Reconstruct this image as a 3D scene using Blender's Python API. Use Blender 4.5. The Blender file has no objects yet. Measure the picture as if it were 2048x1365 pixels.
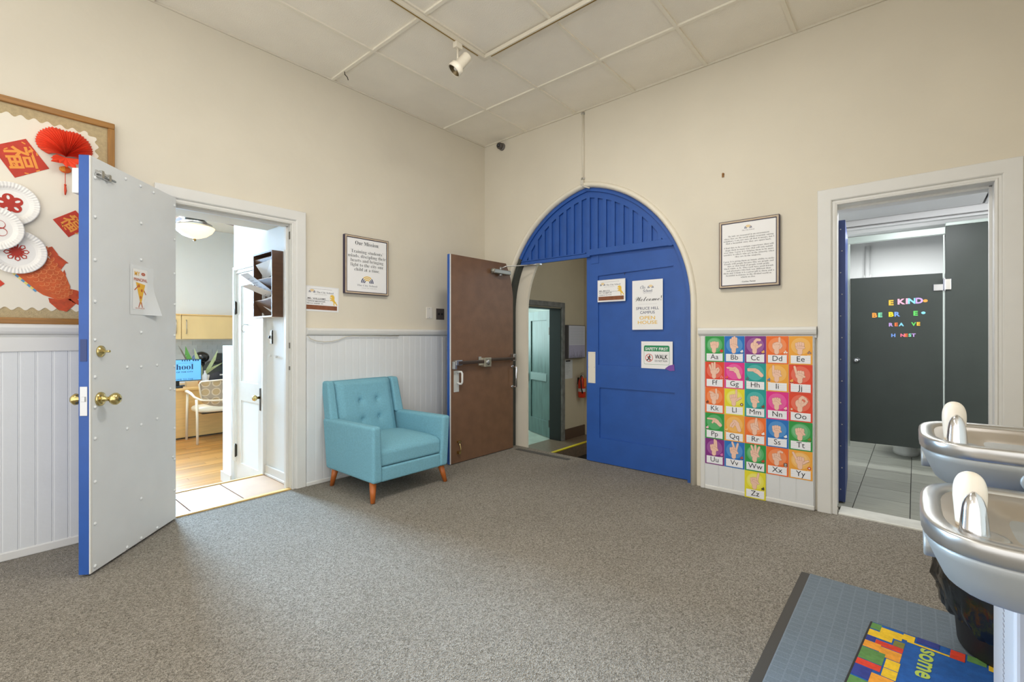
import bpy, bmesh, math, random
from mathutils import Matrix, Vector
random.seed(7)
PI = math.pi
SC = bpy.context.scene
COL = SC.collection

# ------------------------------------------------------------------ camera, world, lights, exposure
CAM = Vector((3.690, -3.803, 1.195))
_c = bpy.data.cameras.new('camera')
_c.sensor_width = 36.0
_c.lens = 934.0 / 2048 * 36.0
_c.shift_y = -9.5 / 2048
_c.clip_start = 0.02
cam = bpy.data.objects.new('camera', _c)
COL.objects.link(cam)
cam.location = CAM
cam.rotation_euler = (PI/2, 0, math.radians(40.793))
SC.camera = cam

vs = SC.view_settings
vs.view_transform = 'Standard'
vs.look = 'None'
vs.gamma = 1.0
vs.use_curve_mapping = False
vs.exposure = 0.12

w = bpy.data.worlds.new('world')
SC.world = w
w.use_nodes = True
bgn = w.node_tree.nodes['Background']
bgn.inputs[0].default_value = (1.0, 0.99, 0.975, 1)
bgn.inputs[1].default_value = 1.85

def area(name, loc, target, sx, sy, power, rgb):
    l = bpy.data.lights.new(name, 'AREA')
    l.shape = 'RECTANGLE'; l.size = sx; l.size_y = sy
    l.energy = power; l.color = rgb
    o = bpy.data.objects.new(name, l)
    COL.objects.link(o)
    o.location = loc
    d = Vector(target) - Vector(loc)
    o.rotation_euler = d.to_track_quat('-Z', 'Y').to_euler()
    return o

WARM = (1.0, 0.965, 0.90)
area('ceiling_light_panel_front', (2.25, -1.92, 3.30), (2.25, -1.92, 0), 0.5, 0.5, 33, WARM)
area('ceiling_light_panel_side', (1.90, -3.75, 3.30), (1.90, -3.75, 0), 0.6, 1.2, 13, WARM)
area('ceiling_light_panel_rear', (2.4, -5.6, 3.30), (2.4, -5.6, 0), 0.6, 1.2, 10, WARM)
ow = area('office_window_light', (-5.35, -2.50, 1.75), (0.6, -2.65, 0.2), 1.2, 1.5, 260, (0.46, 0.71, 1.0))
ow.data.spread = math.radians(70)
area('office_ceiling_light', (-3.2, -2.6, 2.95), (-3.2, -2.6, 0), 1.6, 1.2, 68, (1.0, 0.99, 0.96))
area('restroom_side_fill', (5.25, 0.85, 1.75), (3.3, 1.2, 1.7), 0.7, 0.9, 16, (0.94, 0.98, 1.0))  # unseen fill from the right, added to brighten the restroom bulkhead and ceiling
area('restroom_ceiling_light', (3.75, 0.62, 2.26), (3.75, 0.8, 0), 0.6, 0.3, 18, (0.96, 0.98, 1.0))
area('restroom_stall_light', (3.6, 2.4, 2.26), (3.6, 2.4, 0), 0.8, 0.3, 28, (0.96, 1.0, 0.99))
area('hall_ceiling_light', (1.6, 1.5, 2.9), (0.9, 1.4, 0), 0.4, 0.4, 7, (1.0, 0.94, 0.82))
area('stair_window_light', (2.70, 1.75, 1.9), (1.0, -0.4, 0.0), 0.8, 1.2, 20, (0.72, 0.86, 1.0))
area('side_room_window_light', (-2.3, 1.7, 1.5), (0.0, 1.5, 0.3), 1.2, 1.6, 32, (0.80, 0.96, 0.96))

# ------------------------------------------------------------------ materials
def lin(c):
    c = c / 255.0
    return c / 12.92 if c <= 0.04045 else ((c + 0.055) / 1.055) ** 2.4
def rgb(t):
    return (lin(t[0]), lin(t[1]), lin(t[2]), 1.0)

MATS = {}
def mat(name, col, rough=0.6, metal=0.0, var=0.0, vscale=8.0, stretch=None, bump=0.0, bscale=40.0,
        spec=None, col2=None, emit=0.0, trans=0.0, alpha=1.0, rnd=0.0, coat=0.0):
    if name in MATS: return MATS[name]
    m = bpy.data.materials.new(name); MATS[name] = m
    m.use_nodes = True
    nt = m.node_tree; b = nt.nodes['Principled BSDF']
    b.inputs['Roughness'].default_value = rough
    b.inputs['Metallic'].default_value = metal
    if spec is not None: b.inputs['Specular IOR Level'].default_value = spec
    if trans: b.inputs['Transmission Weight'].default_value = trans
    if alpha < 1: b.inputs['Alpha'].default_value = alpha
    if coat: b.inputs['Coat Weight'].default_value = coat
    c = rgb(col); b.inputs['Base Color'].default_value = c
    m.diffuse_color = c
    tc = None
    def coords():
        nonlocal tc
        if tc is None:
            t = nt.nodes.new('ShaderNodeTexCoord')
            mp = nt.nodes.new('ShaderNodeMapping')
            nt.links.new(t.outputs['Object'], mp.inputs['Vector'])
            if stretch: mp.inputs['Scale'].default_value = stretch
            tc = mp
        return tc
    src = None
    if var > 0 or col2:
        n = nt.nodes.new('ShaderNodeTexNoise'); n.inputs['Scale'].default_value = vscale
        n.inputs['Detail'].default_value = 5
        nt.links.new(coords().outputs[0], n.inputs['Vector'])
        r = nt.nodes.new('ShaderNodeValToRGB')
        r.color_ramp.elements[0].position = 0.35; r.color_ramp.elements[1].position = 0.65
        k = 1 - var
        lo = rgb(col2) if col2 else tuple(x * k for x in c[:3]) + (1,)
        r.color_ramp.elements[0].color = lo
        r.color_ramp.elements[1].color = c
        nt.links.new(n.outputs['Fac'], r.inputs['Fac'])
        src = r.outputs['Color']
    if rnd > 0:
        oi = nt.nodes.new('ShaderNodeObjectInfo')
        hs = nt.nodes.new('ShaderNodeHueSaturation')
        mr = nt.nodes.new('ShaderNodeMapRange')
        mr.inputs['To Min'].default_value = 1 - rnd; mr.inputs['To Max'].default_value = 1 + rnd
        nt.links.new(oi.outputs['Random'], mr.inputs['Value'])
        nt.links.new(mr.outputs[0], hs.inputs['Value'])
        if src: nt.links.new(src, hs.inputs['Color'])
        else: hs.inputs['Color'].default_value = c
        src = hs.outputs['Color']
    if src: nt.links.new(src, b.inputs['Base Color'])
    if bump > 0:
        n2 = nt.nodes.new('ShaderNodeTexNoise'); n2.inputs['Scale'].default_value = bscale
        n2.inputs['Detail'].default_value = 4
        nt.links.new(coords().outputs[0], n2.inputs['Vector'])
        bp = nt.nodes.new('ShaderNodeBump'); bp.inputs['Strength'].default_value = bump
        bp.inputs['Distance'].default_value = 0.01
        nt.links.new(n2.outputs['Fac'], bp.inputs['Height'])
        nt.links.new(bp.outputs[0], b.inputs['Normal'])
    if emit > 0:
        b.inputs['Emission Color'].default_value = c
        b.inputs['Emission Strength'].default_value = emit
    return m

def flat(col):            # plain printed / painted colour
    return mat('print_%02x%02x%02x' % tuple(col), col, 0.65)

M_WALL = mat('cream_plaster', (219, 211, 193), 0.75, var=0.04, vscale=2.2, bump=0.25, bscale=9)
M_WHITE = mat('white_gloss_paint', (219, 221, 221), 0.4, var=0.03, vscale=6, bump=0.05, bscale=30)
M_TRIM = mat('white_trim_paint', (220, 219, 214), 0.4, var=0.03, vscale=7)
M_TILE = mat('ceiling_tile_mineral', (244, 237, 222), 0.9, var=0.05, vscale=3, bump=0.3, bscale=120, rnd=0.02)
M_GRID = mat('ceiling_grid_paint', (236, 229, 212), 0.5)
M_BLUE = mat('blue_paint', (40, 86, 164), 0.42, var=0.10, vscale=7, bump=0.08, bscale=30)
M_BLUE2 = mat('dark_blue_paint', (42, 62, 118), 0.45, var=0.10, vscale=9)
M_BROWN = mat('brown_door_paint', (120, 88, 64), 0.5, var=0.16, vscale=9, bump=0.08, bscale=60)
M_BRASS = mat('brass', (208, 190, 130), 0.22, 1.0)
M_CHROME = mat('chrome', (215, 215, 218), 0.12, 1.0)
M_STEEL = mat('satin_steel', (190, 190, 188), 0.3, 1.0)
M_DKMETAL = mat('dark_metal', (70, 66, 60), 0.4, 0.8)
M_PAPER = mat('paper', (236, 235, 234), 0.7)
M_BLACK = mat('black_plastic', (24, 25, 26), 0.4)
M_INK = mat('dark_ink', (45, 45, 48), 0.7)
M_GOLD = flat((230, 188, 74))
M_NAVY = flat((38, 48, 92))

# carpet: looped pile, brown grey with fine flecks
def carpet_material():
    m = bpy.data.materials.new('loop_pile_carpet'); MATS['loop_pile_carpet'] = m
    m.use_nodes = True; nt = m.node_tree; b = nt.nodes['Principled BSDF']
    b.inputs['Roughness'].default_value = 0.95
    b.inputs['Specular IOR Level'].default_value = 0.1
    t = nt.nodes.new('ShaderNodeTexCoord')
    v = nt.nodes.new('ShaderNodeTexVoronoi'); v.inputs['Scale'].default_value = 215
    nt.links.new(t.outputs['Object'], v.inputs['Vector'])
    n = nt.nodes.new('ShaderNodeTexNoise'); n.inputs['Scale'].default_value = 1.3; n.inputs['Detail'].default_value = 4
    nt.links.new(t.outputs['Object'], n.inputs['Vector'])
    r = nt.nodes.new('ShaderNodeValToRGB')
    r.color_ramp.elements[0].position = 0.0; r.color_ramp.elements[0].color = rgb((96, 91, 83))
    r.color_ramp.elements[1].position = 1.0; r.color_ramp.elements[1].color = rgb((180, 174, 163))
    nt.links.new(v.outputs['Color'], r.inputs['Fac'])
    mx = nt.nodes.new('ShaderNodeMix'); mx.data_type = 'RGBA'; mx.blend_type = 'MULTIPLY'
    mx.inputs['Factor'].default_value = 1.0
    r2 = nt.nodes.new('ShaderNodeValToRGB')
    r2.color_ramp.elements[0].position = 0.3; r2.color_ramp.elements[0].color = (0.88, 0.87, 0.85, 1)
    r2.color_ramp.elements[1].position = 0.7; r2.color_ramp.elements[1].color = (1, 1, 1, 1)
    nt.links.new(n.outputs['Fac'], r2.inputs['Fac'])
    nt.links.new(r.outputs['Color'], mx.inputs['A']); nt.links.new(r2.outputs['Color'], mx.inputs['B'])
    nt.links.new(mx.outputs['Result'], b.inputs['Base Color'])
    bp = nt.nodes.new('ShaderNodeBump'); bp.inputs['Strength'].default_value = 0.8; bp.inputs['Distance'].default_value = 0.006
    nt.links.new(v.outputs['Distance'], bp.inputs['Height']); nt.links.new(bp.outputs[0], b.inputs['Normal'])
    return m
M_CARPET = carpet_material()

# ------------------------------------------------------------------ mesh building
class MB:
    def __init__(s): s.v = []; s.f = []; s.m = []; s.sm = []
    def add(s, vs, fs, mi=0, smooth=False):
        o = len(s.v); s.v += [Vector(p) for p in vs]
        for f in fs: s.f.append([i + o for i in f]); s.m.append(mi); s.sm.append(smooth)
        return s
    def box(s, x0, x1, y0, y1, z0, z1, mi=0):
        x0, x1 = min(x0, x1), max(x0, x1); y0, y1 = min(y0, y1), max(y0, y1); z0, z1 = min(z0, z1), max(z0, z1)
        return s.add([(x0,y0,z0),(x1,y0,z0),(x1,y1,z0),(x0,y1,z0),(x0,y0,z1),(x1,y0,z1),(x1,y1,z1),(x0,y1,z1)],
                     [(0,3,2,1),(4,5,6,7),(0,1,5,4),(1,2,6,5),(2,3,7,6),(3,0,4,7)], mi)
    def prism(s, pts, w0, w1, mi=0, plane='uv'):      # polygon in (u,v) pulled from w0 to w1
        n = len(pts)
        a = sum(pts[i][0]*pts[(i+1)%n][1] - pts[(i+1)%n][0]*pts[i][1] for i in range(n))
        if a < 0: pts = pts[::-1]
        if plane == 'uv': P = lambda p, w: (p[0], p[1], w)
        elif plane == 'xz': P = lambda p, w: (p[0], -w, p[1])       # w towards the viewer of a y=0 wall
        elif plane == 'yz': P = lambda p, w: (w, p[0], p[1])
        v = [P(p, w0) for p in pts] + [P(p, w1) for p in pts]
        f = [tuple(range(n))[::-1], tuple(range(n, 2*n))] + [(i, (i+1)%n, n+(i+1)%n, n+i) for i in range(n)]
        return s.add(v, f, mi)
    def poly(s, pts, w, mi=0):
        n = len(pts)
        a = sum(pts[i][0]*pts[(i+1)%n][1] - pts[(i+1)%n][0]*pts[i][1] for i in range(n))
        if a < 0: pts = pts[::-1]
        return s.add([(p[0], p[1], w) for p in pts], [tuple(range(n))], mi)
    def rect(s, u0, u1, v0, v1, w, mi=0): return s.poly([(u0,v0),(u1,v0),(u1,v1),(u0,v1)], w, mi)
    def disc(s, u, v, r, w, mi=0, n=20, ry=None):
        ry = ry or r
        return s.poly([(u + r*math.cos(2*PI*i/n), v + ry*math.sin(2*PI*i/n)) for i in range(n)], w, mi)
    def ringarc(s, u, v, r0, r1, a0, a1, w, mi=0, n=12):
        for i in range(n):
            t0 = a0 + (a1-a0)*i/n; t1 = a0 + (a1-a0)*(i+1)/n
            s.poly([(u+r0*math.cos(t0), v+r0*math.sin(t0)), (u+r1*math.cos(t0), v+r1*math.sin(t0)),
                    (u+r1*math.cos(t1), v+r1*math.sin(t1)), (u+r0*math.cos(t1), v+r0*math.sin(t1))], w, mi)
        return s
    def capsule(s, p, q, r, w, mi=0, r2=None, n=5):
        r2 = r2 or r
        a = math.atan2(q[1]-p[1], q[0]-p[0])
        pts = [(q[0]+r2*math.cos(a-PI/2+PI*i/n), q[1]+r2*math.sin(a-PI/2+PI*i/n)) for i in range(n+1)]
        pts += [(p[0]+r*math.cos(a+PI/2+PI*i/n), p[1]+r*math.sin(a+PI/2+PI*i/n)) for i in range(n+1)]
        return s.poly(pts, w, mi)
    def tube(s, pts, r, seg=8, mi=0, cap=True):
        pts = [Vector(p) for p in pts]; n = len(pts)
        rs = r if isinstance(r, (list, tuple)) else [r]*n
        rings = []; prev = None
        for i, p in enumerate(pts):
            t = (pts[min(i+1,n-1)] - pts[max(i-1,0)]).normalized()
            if prev is None:
                a = Vector((0,0,1)) if abs(t.z) < 0.9 else Vector((1,0,0))
                x = t.cross(a).normalized()
            else:
                x = prev - t*prev.dot(t)
                x = x.normalized() if x.length > 1e-6 else t.cross(Vector((0,0,1))).normalized()
            y = t.cross(x); prev = x
            rings.append([p + x*rs[i]*math.cos(2*PI*k/seg) + y*rs[i]*math.sin(2*PI*k/seg) for k in range(seg)])
        s.loft(rings, mi, True, cap)
        return s
    def loft(s, rings, mi=0, smooth=True, cap=True, closed=True):
        o = len(s.v); k = len(rings[0])
        for r in rings: s.v += [Vector(p) for p in r]
        kk = k if closed else k-1
        for i in range(len(rings)-1):
            for j in range(kk):
                a = o+i*k+j; b_ = o+i*k+(j+1)%k
                s.f.append([a, b_, b_+k, a+k]); s.m.append(mi); s.sm.append(smooth)
        if cap:
            s.f.append([o+j for j in range(k)][::-1]); s.m.append(mi); s.sm.append(False)
            e = o+(len(rings)-1)*k
            s.f.append([e+j for j in range(k)]); s.m.append(mi); s.sm.append(False)
        return s
    def lathe(s, prof, M=None, seg=20, mi=0, cap=True):   # prof of (r, h) about local z, M places it
        M = M or Matrix()
        rings = [[M @ Vector((r*math.cos(2*PI*k/seg), r*math.sin(2*PI*k/seg), h)) for k in range(seg)] for r, h in prof]
        return s.loft(rings, mi, True, cap)
    def cyl(s, p, q, r, seg=14, mi=0, r2=None):
        return s.tube([p, q], [r, r2 if r2 is not None else r], seg, mi)
    def sphere(s, c, r, mi=0, seg=14, rings=9, sx=1, sy=1, sz=1):
        R = []
        for i in range(rings+1):
            t = PI*i/rings; t = min(max(t, 0.02), PI-0.02)
            R.append([(c[0]+sx*r*math.sin(t)*math.cos(2*PI*k/seg), c[1]+sy*r*math.sin(t)*math.sin(2*PI*k/seg), c[2]-sz*r*math.cos(t)) for k in range(seg)])
        return s.loft(R, mi)
    def move(s, M):
        s.v = [M @ p for p in s.v]; return s
    def geo(s, g, du=0, dv=0, w=0, mi=0, scale=1.0):
        return s.add([(p[0]*scale+du, p[1]*scale+dv, w) for p in g[0]], g[1], mi)
    def mesh(s, name, mats):
        me = bpy.data.meshes.new(name)
        me.from_pydata([tuple(p) for p in s.v], [], s.f)
        for m_ in (mats if isinstance(mats, (list, tuple)) else [mats]): me.materials.append(m_)
        me.polygons.foreach_set('material_index', s.m)
        me.polygons.foreach_set('use_smooth', s.sm)
        me.validate(); me.update()
        return me

WM = {}                                             # world matrices of things
def link(name, data, parent=None):
    o = bpy.data.objects.new(name, data); COL.objects.link(o)
    if parent is not None: o.parent = parent
    return o
def tag(o, label=None, cat=None, group=None, kind=None):
    if label: o['label'] = label
    if cat: o['category'] = cat
    if group: o['group'] = group
    if kind: o['kind'] = kind
    return o
def bevel(o, wd, seg=2):
    m = o.modifiers.new('bevel', 'BEVEL'); m.width = wd; m.segments = seg; m.limit_method = 'ANGLE'
    m.angle_limit = math.radians(40)
    return o
def thing(name, label, cat, M=None, group=None, kind=None):
    o = bpy.data.objects.new(name, None); COL.objects.link(o)
    o.empty_display_size = 0.05
    M = M if isinstance(M, Matrix) else Matrix.Translation(Vector(M or (0,0,0)))
    o.matrix_world = M; WM[o.name] = M
    return tag(o, label, cat, group, kind)
def rootM(o):
    while o.parent is not None: o = o.parent
    return WM.get(o.name, Matrix())
def part(name, mb, mats, parent, world=False, bev=0, label=None, kind=None, seg=2):
    if world:
        mb.move(rootM(parent).inverted())
    o = link(name, mb.mesh(name, mats), parent)
    if bev: bevel(o, bev, seg)
    if label: o['label'] = label
    if kind: o['kind'] = kind
    return o
def solo(name, mb, mats, label=None, cat=None, group=None, kind=None, bev=0, M=None, seg=2):
    """a thing that is one mesh; verts are world coords (or local to M); the origin goes to the base centre"""
    if M is None:
        lo = [min(p[i] for p in mb.v) for i in range(3)]; hi = [max(p[i] for p in mb.v) for i in range(3)]
        M = Matrix.Translation(((lo[0]+hi[0])/2, (lo[1]+hi[1])/2, lo[2]))
        mb.move(M.inverted())
    o = link(name, mb.mesh(name, mats))
    o.matrix_world = M; WM[o.name] = M
    if bev: bevel(o, bev, seg)
    return tag(o, label, cat, group, kind)
def clone(o, parent=None, name=None):
    c = o.copy(); COL.objects.link(c)
    if parent is not None: c.parent = parent
    return c

def FR(o, U, W=None):                                # frame: columns U, V, W and origin
    U = Vector(U).normalized(); V = Vector((0,0,1)); Wv = U.cross(V)
    return Matrix(((U.x, V.x, Wv.x, o[0]), (U.y, V.y, Wv.y, o[1]), (U.z, V.z, Wv.z, o[2]), (0,0,0,1)))
def LW(y, z, x=0.0): return FR((x, y, z), (0,1,0))    # on the left wall: u = +y, v = up, w into the room
def BW(x, z, y=0.0): return FR((x, y, z), (1,0,0))    # on the back wall: u = +x, v = up, w into the room

def plate_geo(outer, holes, t):
    """flat plate in (u,v) with holes, w from 0 to t"""
    c = bpy.data.curves.new('plate', 'CURVE'); c.dimensions = '2D'; c.fill_mode = 'BOTH'; c.extrude = t/2
    for pts in [outer] + list(holes):
        sp = c.splines.new('POLY'); sp.points.add(len(pts)-1)
        for i, p in enumerate(pts): sp.points[i].co = (p[0], p[1], 0, 1)
        sp.use_cyclic_u = True
    o = bpy.data.objects.new('plate', c); COL.objects.link(o)
    dg = bpy.context.evaluated_depsgraph_get(); dg.update()
    me = bpy.data.meshes.new_from_object(o.evaluated_get(dg))
    bm = bmesh.new(); bm.from_mesh(me)
    bmesh.ops.remove_doubles(bm, verts=bm.verts, dist=1e-5)
    bmesh.ops.recalc_face_normals(bm, faces=bm.faces)
    bm.verts.index_update()
    vs = [(v.co.x, v.co.y, v.co.z + t/2) for v in bm.verts]; fs = [[v.index for v in f.verts] for f in bm.faces]
    bm.free()
    bpy.data.objects.remove(o); bpy.data.curves.remove(c); bpy.data.meshes.remove(me)
    return vs, fs
def flat_geo(outer, holes, w=0.0):
    """one-sided flat print with holes, facing +w"""
    vs, fs = plate_geo(outer, holes, .002)
    keep = {}
    nv, nf = [], []
    for f in fs:
        if all(vs[i][2] > .0015 for i in f):
            g = []
            for i in f:
                if i not in keep: keep[i] = len(nv); nv.append((vs[i][0], vs[i][1], w))
                g.append(keep[i])
            nf.append(g)
    return nv, nf
def plate(outer, holes, t, M=None):
    vs, fs = plate_geo(outer, holes, t)
    mb = MB(); mb.add(vs, fs)
    if M is not None: mb.move(M)
    return mb

_TC = {}
def serif(s, style='b'):
    U, L = {'b': (0x1D400, 0x1D41A), 's': (0x1D4D0, 0x1D4EA)}[style]
    out = ''
    for ch in s:
        if 'A' <= ch <= 'Z': out += chr(U + ord(ch) - 65)
        elif 'a' <= ch <= 'z': out += chr(L + ord(ch) - 97)
        else: out += ch
    return out
def text_geo(s, align='CENTER', off=0.0, shear=0.0, res=3, space=1.0):
    key = (s, align, off, shear, res, space)
    if key in _TC: return _TC[key]
    c = bpy.data.curves.new('lettering', 'FONT'); c.body = s; c.size = 1.0
    c.align_x = align; c.align_y = 'BOTTOM_BASELINE'; c.offset = off; c.shear = shear; c.resolution_u = res
    c.space_character = space
    o = bpy.data.objects.new('lettering', c); COL.objects.link(o)
    dg = bpy.context.evaluated_depsgraph_get(); dg.update()
    me = bpy.data.meshes.new_from_object(o.evaluated_get(dg))
    g = ([tuple(v.co) for v in me.vertices], [list(p.vertices) for p in me.polygons])
    bpy.data.objects.remove(o); bpy.data.curves.remove(c); bpy.data.meshes.remove(me)
    _TC[key] = g
    return g
def write(mb, s, u, v, size, w, mi=0, align='CENTER', width=None, **k):
    """write s with its baseline at v; width squeezes the line to that width"""
    g = text_geo(s, align, **k)
    if not g[0]: return mb
    sx = size
    if width:
        wd = max(p[0] for p in g[0]) - min(p[0] for p in g[0])
        sx = width / wd
    return mb.add([(p[0]*sx+u, p[1]*size+v, w) for p in g[0]], g[1], mi)
# ------------------------------------------------------------------ the setting
H = 3.345                                            # ceiling height
RX = 4.27                                            # right wall
RY = -6.2                                            # the hall stays open behind the camera
def arch(off=0.0, half=0.99, zs=1.45, cx=1.33, n=22):
    """pointed arch path from the left floor over the apex to the right floor, shrunk by off"""
    r = 1.175 - off; d = 0.185
    pts = [(cx-half+off, 0.0)]
    t1 = math.acos(d / r)
    for i in range(n+1):
        t = t1*i/n; pts.append((cx+d - r*math.cos(t), zs + r*math.sin(t)))
    for i in range(n-1, -1, -1):
        t = t1*i/n; pts.append((cx-d + r*math.cos(t), zs + r*math.sin(t)))
    pts.append((cx+half-off, 0.0))
    return pts

def struct(name, mb, m, bev=0, label=None, seg=2):
    return solo(name, mb, m, label=label, kind='structure', bev=bev, seg=seg)

struct('floor', MB().box(-0.02, RX, RY, 0.10, -0.06, 0.0), M_CARPET, label='brown grey loop pile carpet of the entrance room')

# left wall: a thick wall with the office doorway (y -2.93 .. -2.13)
lw = [(RY,0),(-2.93,0),(-2.93,2.11),(-2.13,2.11),(-2.13,0),(0.10,0),(0.10,H+.1),(RY,H+.1)]
wall_left = struct('wall_left', plate(lw, [], 0.55, LW(0,0,-0.55)), M_WALL, label='cream plaster left wall')
# back wall with the arch and the restroom doorway
bw = [(-0.55,0)] + arch() + [(3.275,0),(3.275,2.095),(4.055,2.095),(4.055,0),(RX+.3,0),(RX+.3,H+.1),(-0.55,H+.1)]
wall_back = struct('wall_back', plate(bw, [], 0.10, BW(0,0,0.10)), M_WALL, label='cream plaster back wall with pointed arch')
bw2 = [(-0.55,-.06)] + [(p[0], p[1] if p[1] > 0 else -.06) for p in arch(0.21)] + [(3.275,-.06),(3.275,2.095),(4.055,2.095),(4.055,-.06),(RX+.3,-.06),(RX+.3,H+.1),(-0.55,H+.1)]
bwa = [(-0.55,-.06)] + [(p[0], p[1] if p[1] > 0 else -.06) for p in arch(0.19)] + [(2.86,-.06),(2.86,H+.1),(-0.55,H+.1)]
bwb = [(2.86,-.06),(3.275,-.06),(3.275,2.095),(4.055,2.095),(4.055,-.06),(RX+.3,-.06),(RX+.3,H+.1),(2.86,H+.1)]
_m = plate(bwa, [], 0.03, BW(0,0,0.132)); _n = plate(bwb, [], 0.15, BW(0,0,0.252)); _m.add(_n.v, _n.f)
struct('wall_back_inner', _m, M_WALL, label='inner layer of the back wall behind the arched doors')
struct('wall_right', MB().box(RX, RX+.12, -3.1, -0.001, 0, H+.1), M_WALL, label='cream right wall behind the drinking fountains')

# ceiling: slab, suspended tiles, grid bars
ceil = struct('ceiling', MB().box(-.55, RX+.3, RY, 0.05, H+.05, H+.12), M_TILE, label='suspended tile ceiling')
xs = [0.0] + [0.61*k for k in range(1, 8)]
ys = [0.0, -0.61, -1.83, -3.05, -4.27, -5.49]
P_ = WM[ceil.name].inverted()
tile_meshes = {}
for i in range(len(xs)-1):
    for j in range(len(ys)-1):
        sx, sy = xs[i+1]-xs[i], ys[j]-ys[j+1]
        key = (round(sx,2), round(sy,2))
        if key not in tile_meshes:
            tile_meshes[key] = MB().box(-sx/2+.004, sx/2-.004, -sy/2+.004, sy/2-.004, 0, .015).mesh('ceiling_tile', M_TILE)
        o = link('ceiling_tile', tile_meshes[key], ceil)
        o.location = P_ @ Vector(((xs[i]+xs[i+1])/2, (ys[j]+ys[j+1])/2, H+random.uniform(.0, .0025)))
        o.rotation_euler = (random.uniform(-.003,.003), random.uniform(-.003,.003), 0)
for x in xs[1:]:
    part('grid_bar', MB().box(x-.012, x+.012, RY, -.002, H-.012, H+.006), M_GRID, ceil, True)
for y in ys[1:]:
    part('grid_bar', MB().box(0.002, RX, y-.012, y+.012, H-.0115, H+.006), M_GRID, ceil, True)
part('wall_angle', MB().box(0.0, .012, RY, 0, H-.014, H+.004), M_WALL, ceil, True)
part('wall_angle', MB().box(0.012, RX, -.012, 0, H-.014, H+.004), M_WALL, ceil, True)

# ---- wainscot of vertical beaded boards: every board is a part of its wall
def board_mb(wd, h):
    mb = MB()
    prof = [(0,0),(0,.0128),(.003,.0139),(.006,.0133),(.010,.0143),(.014,.0145),(wd-.002,.0145),(wd,.0130),(wd,0)]
    return mb.prism([(p[0], p[1]) for p in prof], 0, h)   # u = across, v = thickness, w = height
def boards(parent, M, u0, u1, z0, z1, wd=0.0835):
    n = max(1, round((u1-u0)/wd)); wd = (u1-u0)/n
    me = None
    for i in range(n):
        if me is None:
            b_ = board_mb(wd-.0002, z1-z0)
            b_.v = [Vector((p[0], p[2], p[1])) for p in b_.v]    # u, up, out
            b_.f = [f[::-1] for f in b_.f]
            me = b_.mesh('wainscot_board', M_WHITE)
        o = link('wainscot_board', me, parent)
        o.matrix_local = WM[parent.name].inverted() @ M @ Matrix.Translation((u0+i*wd, z0, 0))
wl = WM[wall_left.name]
boards(wall_left, LW(0,0,0.02), -4.55, -3.05, .045, 1.125, .0665)
boards(wall_left, LW(0,0,0.02), -2.06, -0.02, .03, 1.20, .066)
boards(wall_back, BW(0,0,-.02), 2.44, 3.165, .03, 1.20, .1036)
# flat backing behind the boards
part('wainscot_backing', MB().box(0.0,.0205,-4.55,-3.05,0,1.2), M_WHITE, wall_left, True)
part('wainscot_backing', MB().box(0.0,.0205,-2.06,-0.0,0,1.2), M_WHITE, wall_left, True)
part('wainscot_backing', MB().box(2.42,3.17,-.0205,0,0,1.2), M_WHITE, wall_back, True)

def rail(M, u0, u1, z0=1.205, z1=1.262):
    pr = [(0,z0-.02),(.026,z0-.02),(.028,z0-.004),(.046,z0+.004),(.052,z0+.016),(.056,z1-.02),(.052,z1-.006),(.040,z1),(0,z1)]
    mb = MB().prism([(p[0], p[1]) for p in pr], 0, u1-u0)
    mb.v = [Vector((p[2]+u0, p[1], p[0])) for p in mb.v]; mb.f = [f[::-1] for f in mb.f]
    return mb.move(M)
struct('trim_1', rail(LW(0,0), -4.55, -3.055), M_TRIM, label='white moulded chair rail left of the office door')
struct('trim_2', rail(LW(0,0), -2.062, -0.022), M_TRIM, label='white moulded chair rail between the office door and the corner')
struct('trim_3', rail(BW(0,0), 2.392, 3.182), M_TRIM, label='white moulded chair rail above the alphabet cards')
struct('trim_4', MB().box(.02,.043,-4.55,-3.055,1.112,1.19), M_TRIM, bev=.003, label='flat white board under the left chair rail')
struct('baseboard_left', MB().box(.02,.040,-4.55,-3.05,0,.047), M_TRIM, bev=.006, label='white baseboard left of the office door')
struct('baseboard_left_far', MB().box(.02,.040,-2.062,-0.02,0,.032), M_TRIM, bev=.006, label='white baseboard behind the armchair')
struct('baseboard_back', MB().box(2.44,3.17,-.040,-.02,0,.032), M_TRIM, bev=.006, label='white baseboard under the alphabet cards')
struct('trim_5', MB().box(2.405,2.44,-.036,-.0,0,1.196), M_TRIM, bev=.006, label='white end stile of the wainscot beside the arch')
# stile and conduit-like strip in the left wainscot near the corner
struct('trim_6', MB().box(.035,.043,-.66,-.615,.035,1.187), M_TRIM, bev=.003, label='white upright strip in the wainscot near the brown door')

# ---- arch trim (half round moulding), blue frame, threshold
def ring(o0, o1, w0, w1, i0=0, i1=None):
    a, b_ = arch(o0), arch(o1)
    a = a[i0:None if i1 is None else i1+1]; b_ = b_[i0:None if i1 is None else i1+1]
    mb = MB()
    rings = []
    for p, q in zip(a, b_):
        rings.append([(p[0], -w0, p[1]), (p[0], -w1, p[1]), (q[0], -w1, q[1]), (q[0], -w0, q[1])])
    return mb.loft(rings, 0, False, True)
def arch_mould():
    a, b_ = arch(-.046), arch(0.004)
    rings = []
    for p, q in zip(a, b_):
        pts = []
        for k in range(7):
            t = k/6
            pts.append((p[0]+(q[0]-p[0])*t, -(.002 + .026*math.sin(PI*t)**.6), p[1]+(q[1]-p[1])*t))
        pts += [(q[0], .03, q[1]), (p[0], .03, p[1])]
        rings.append(pts)
    return MB().loft(rings, 0, True, True)
struct('trim_7', arch_mould(), mat('cream_moulding', (226, 219, 202), .45), label='white rounded moulding around the pointed arch')
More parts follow.
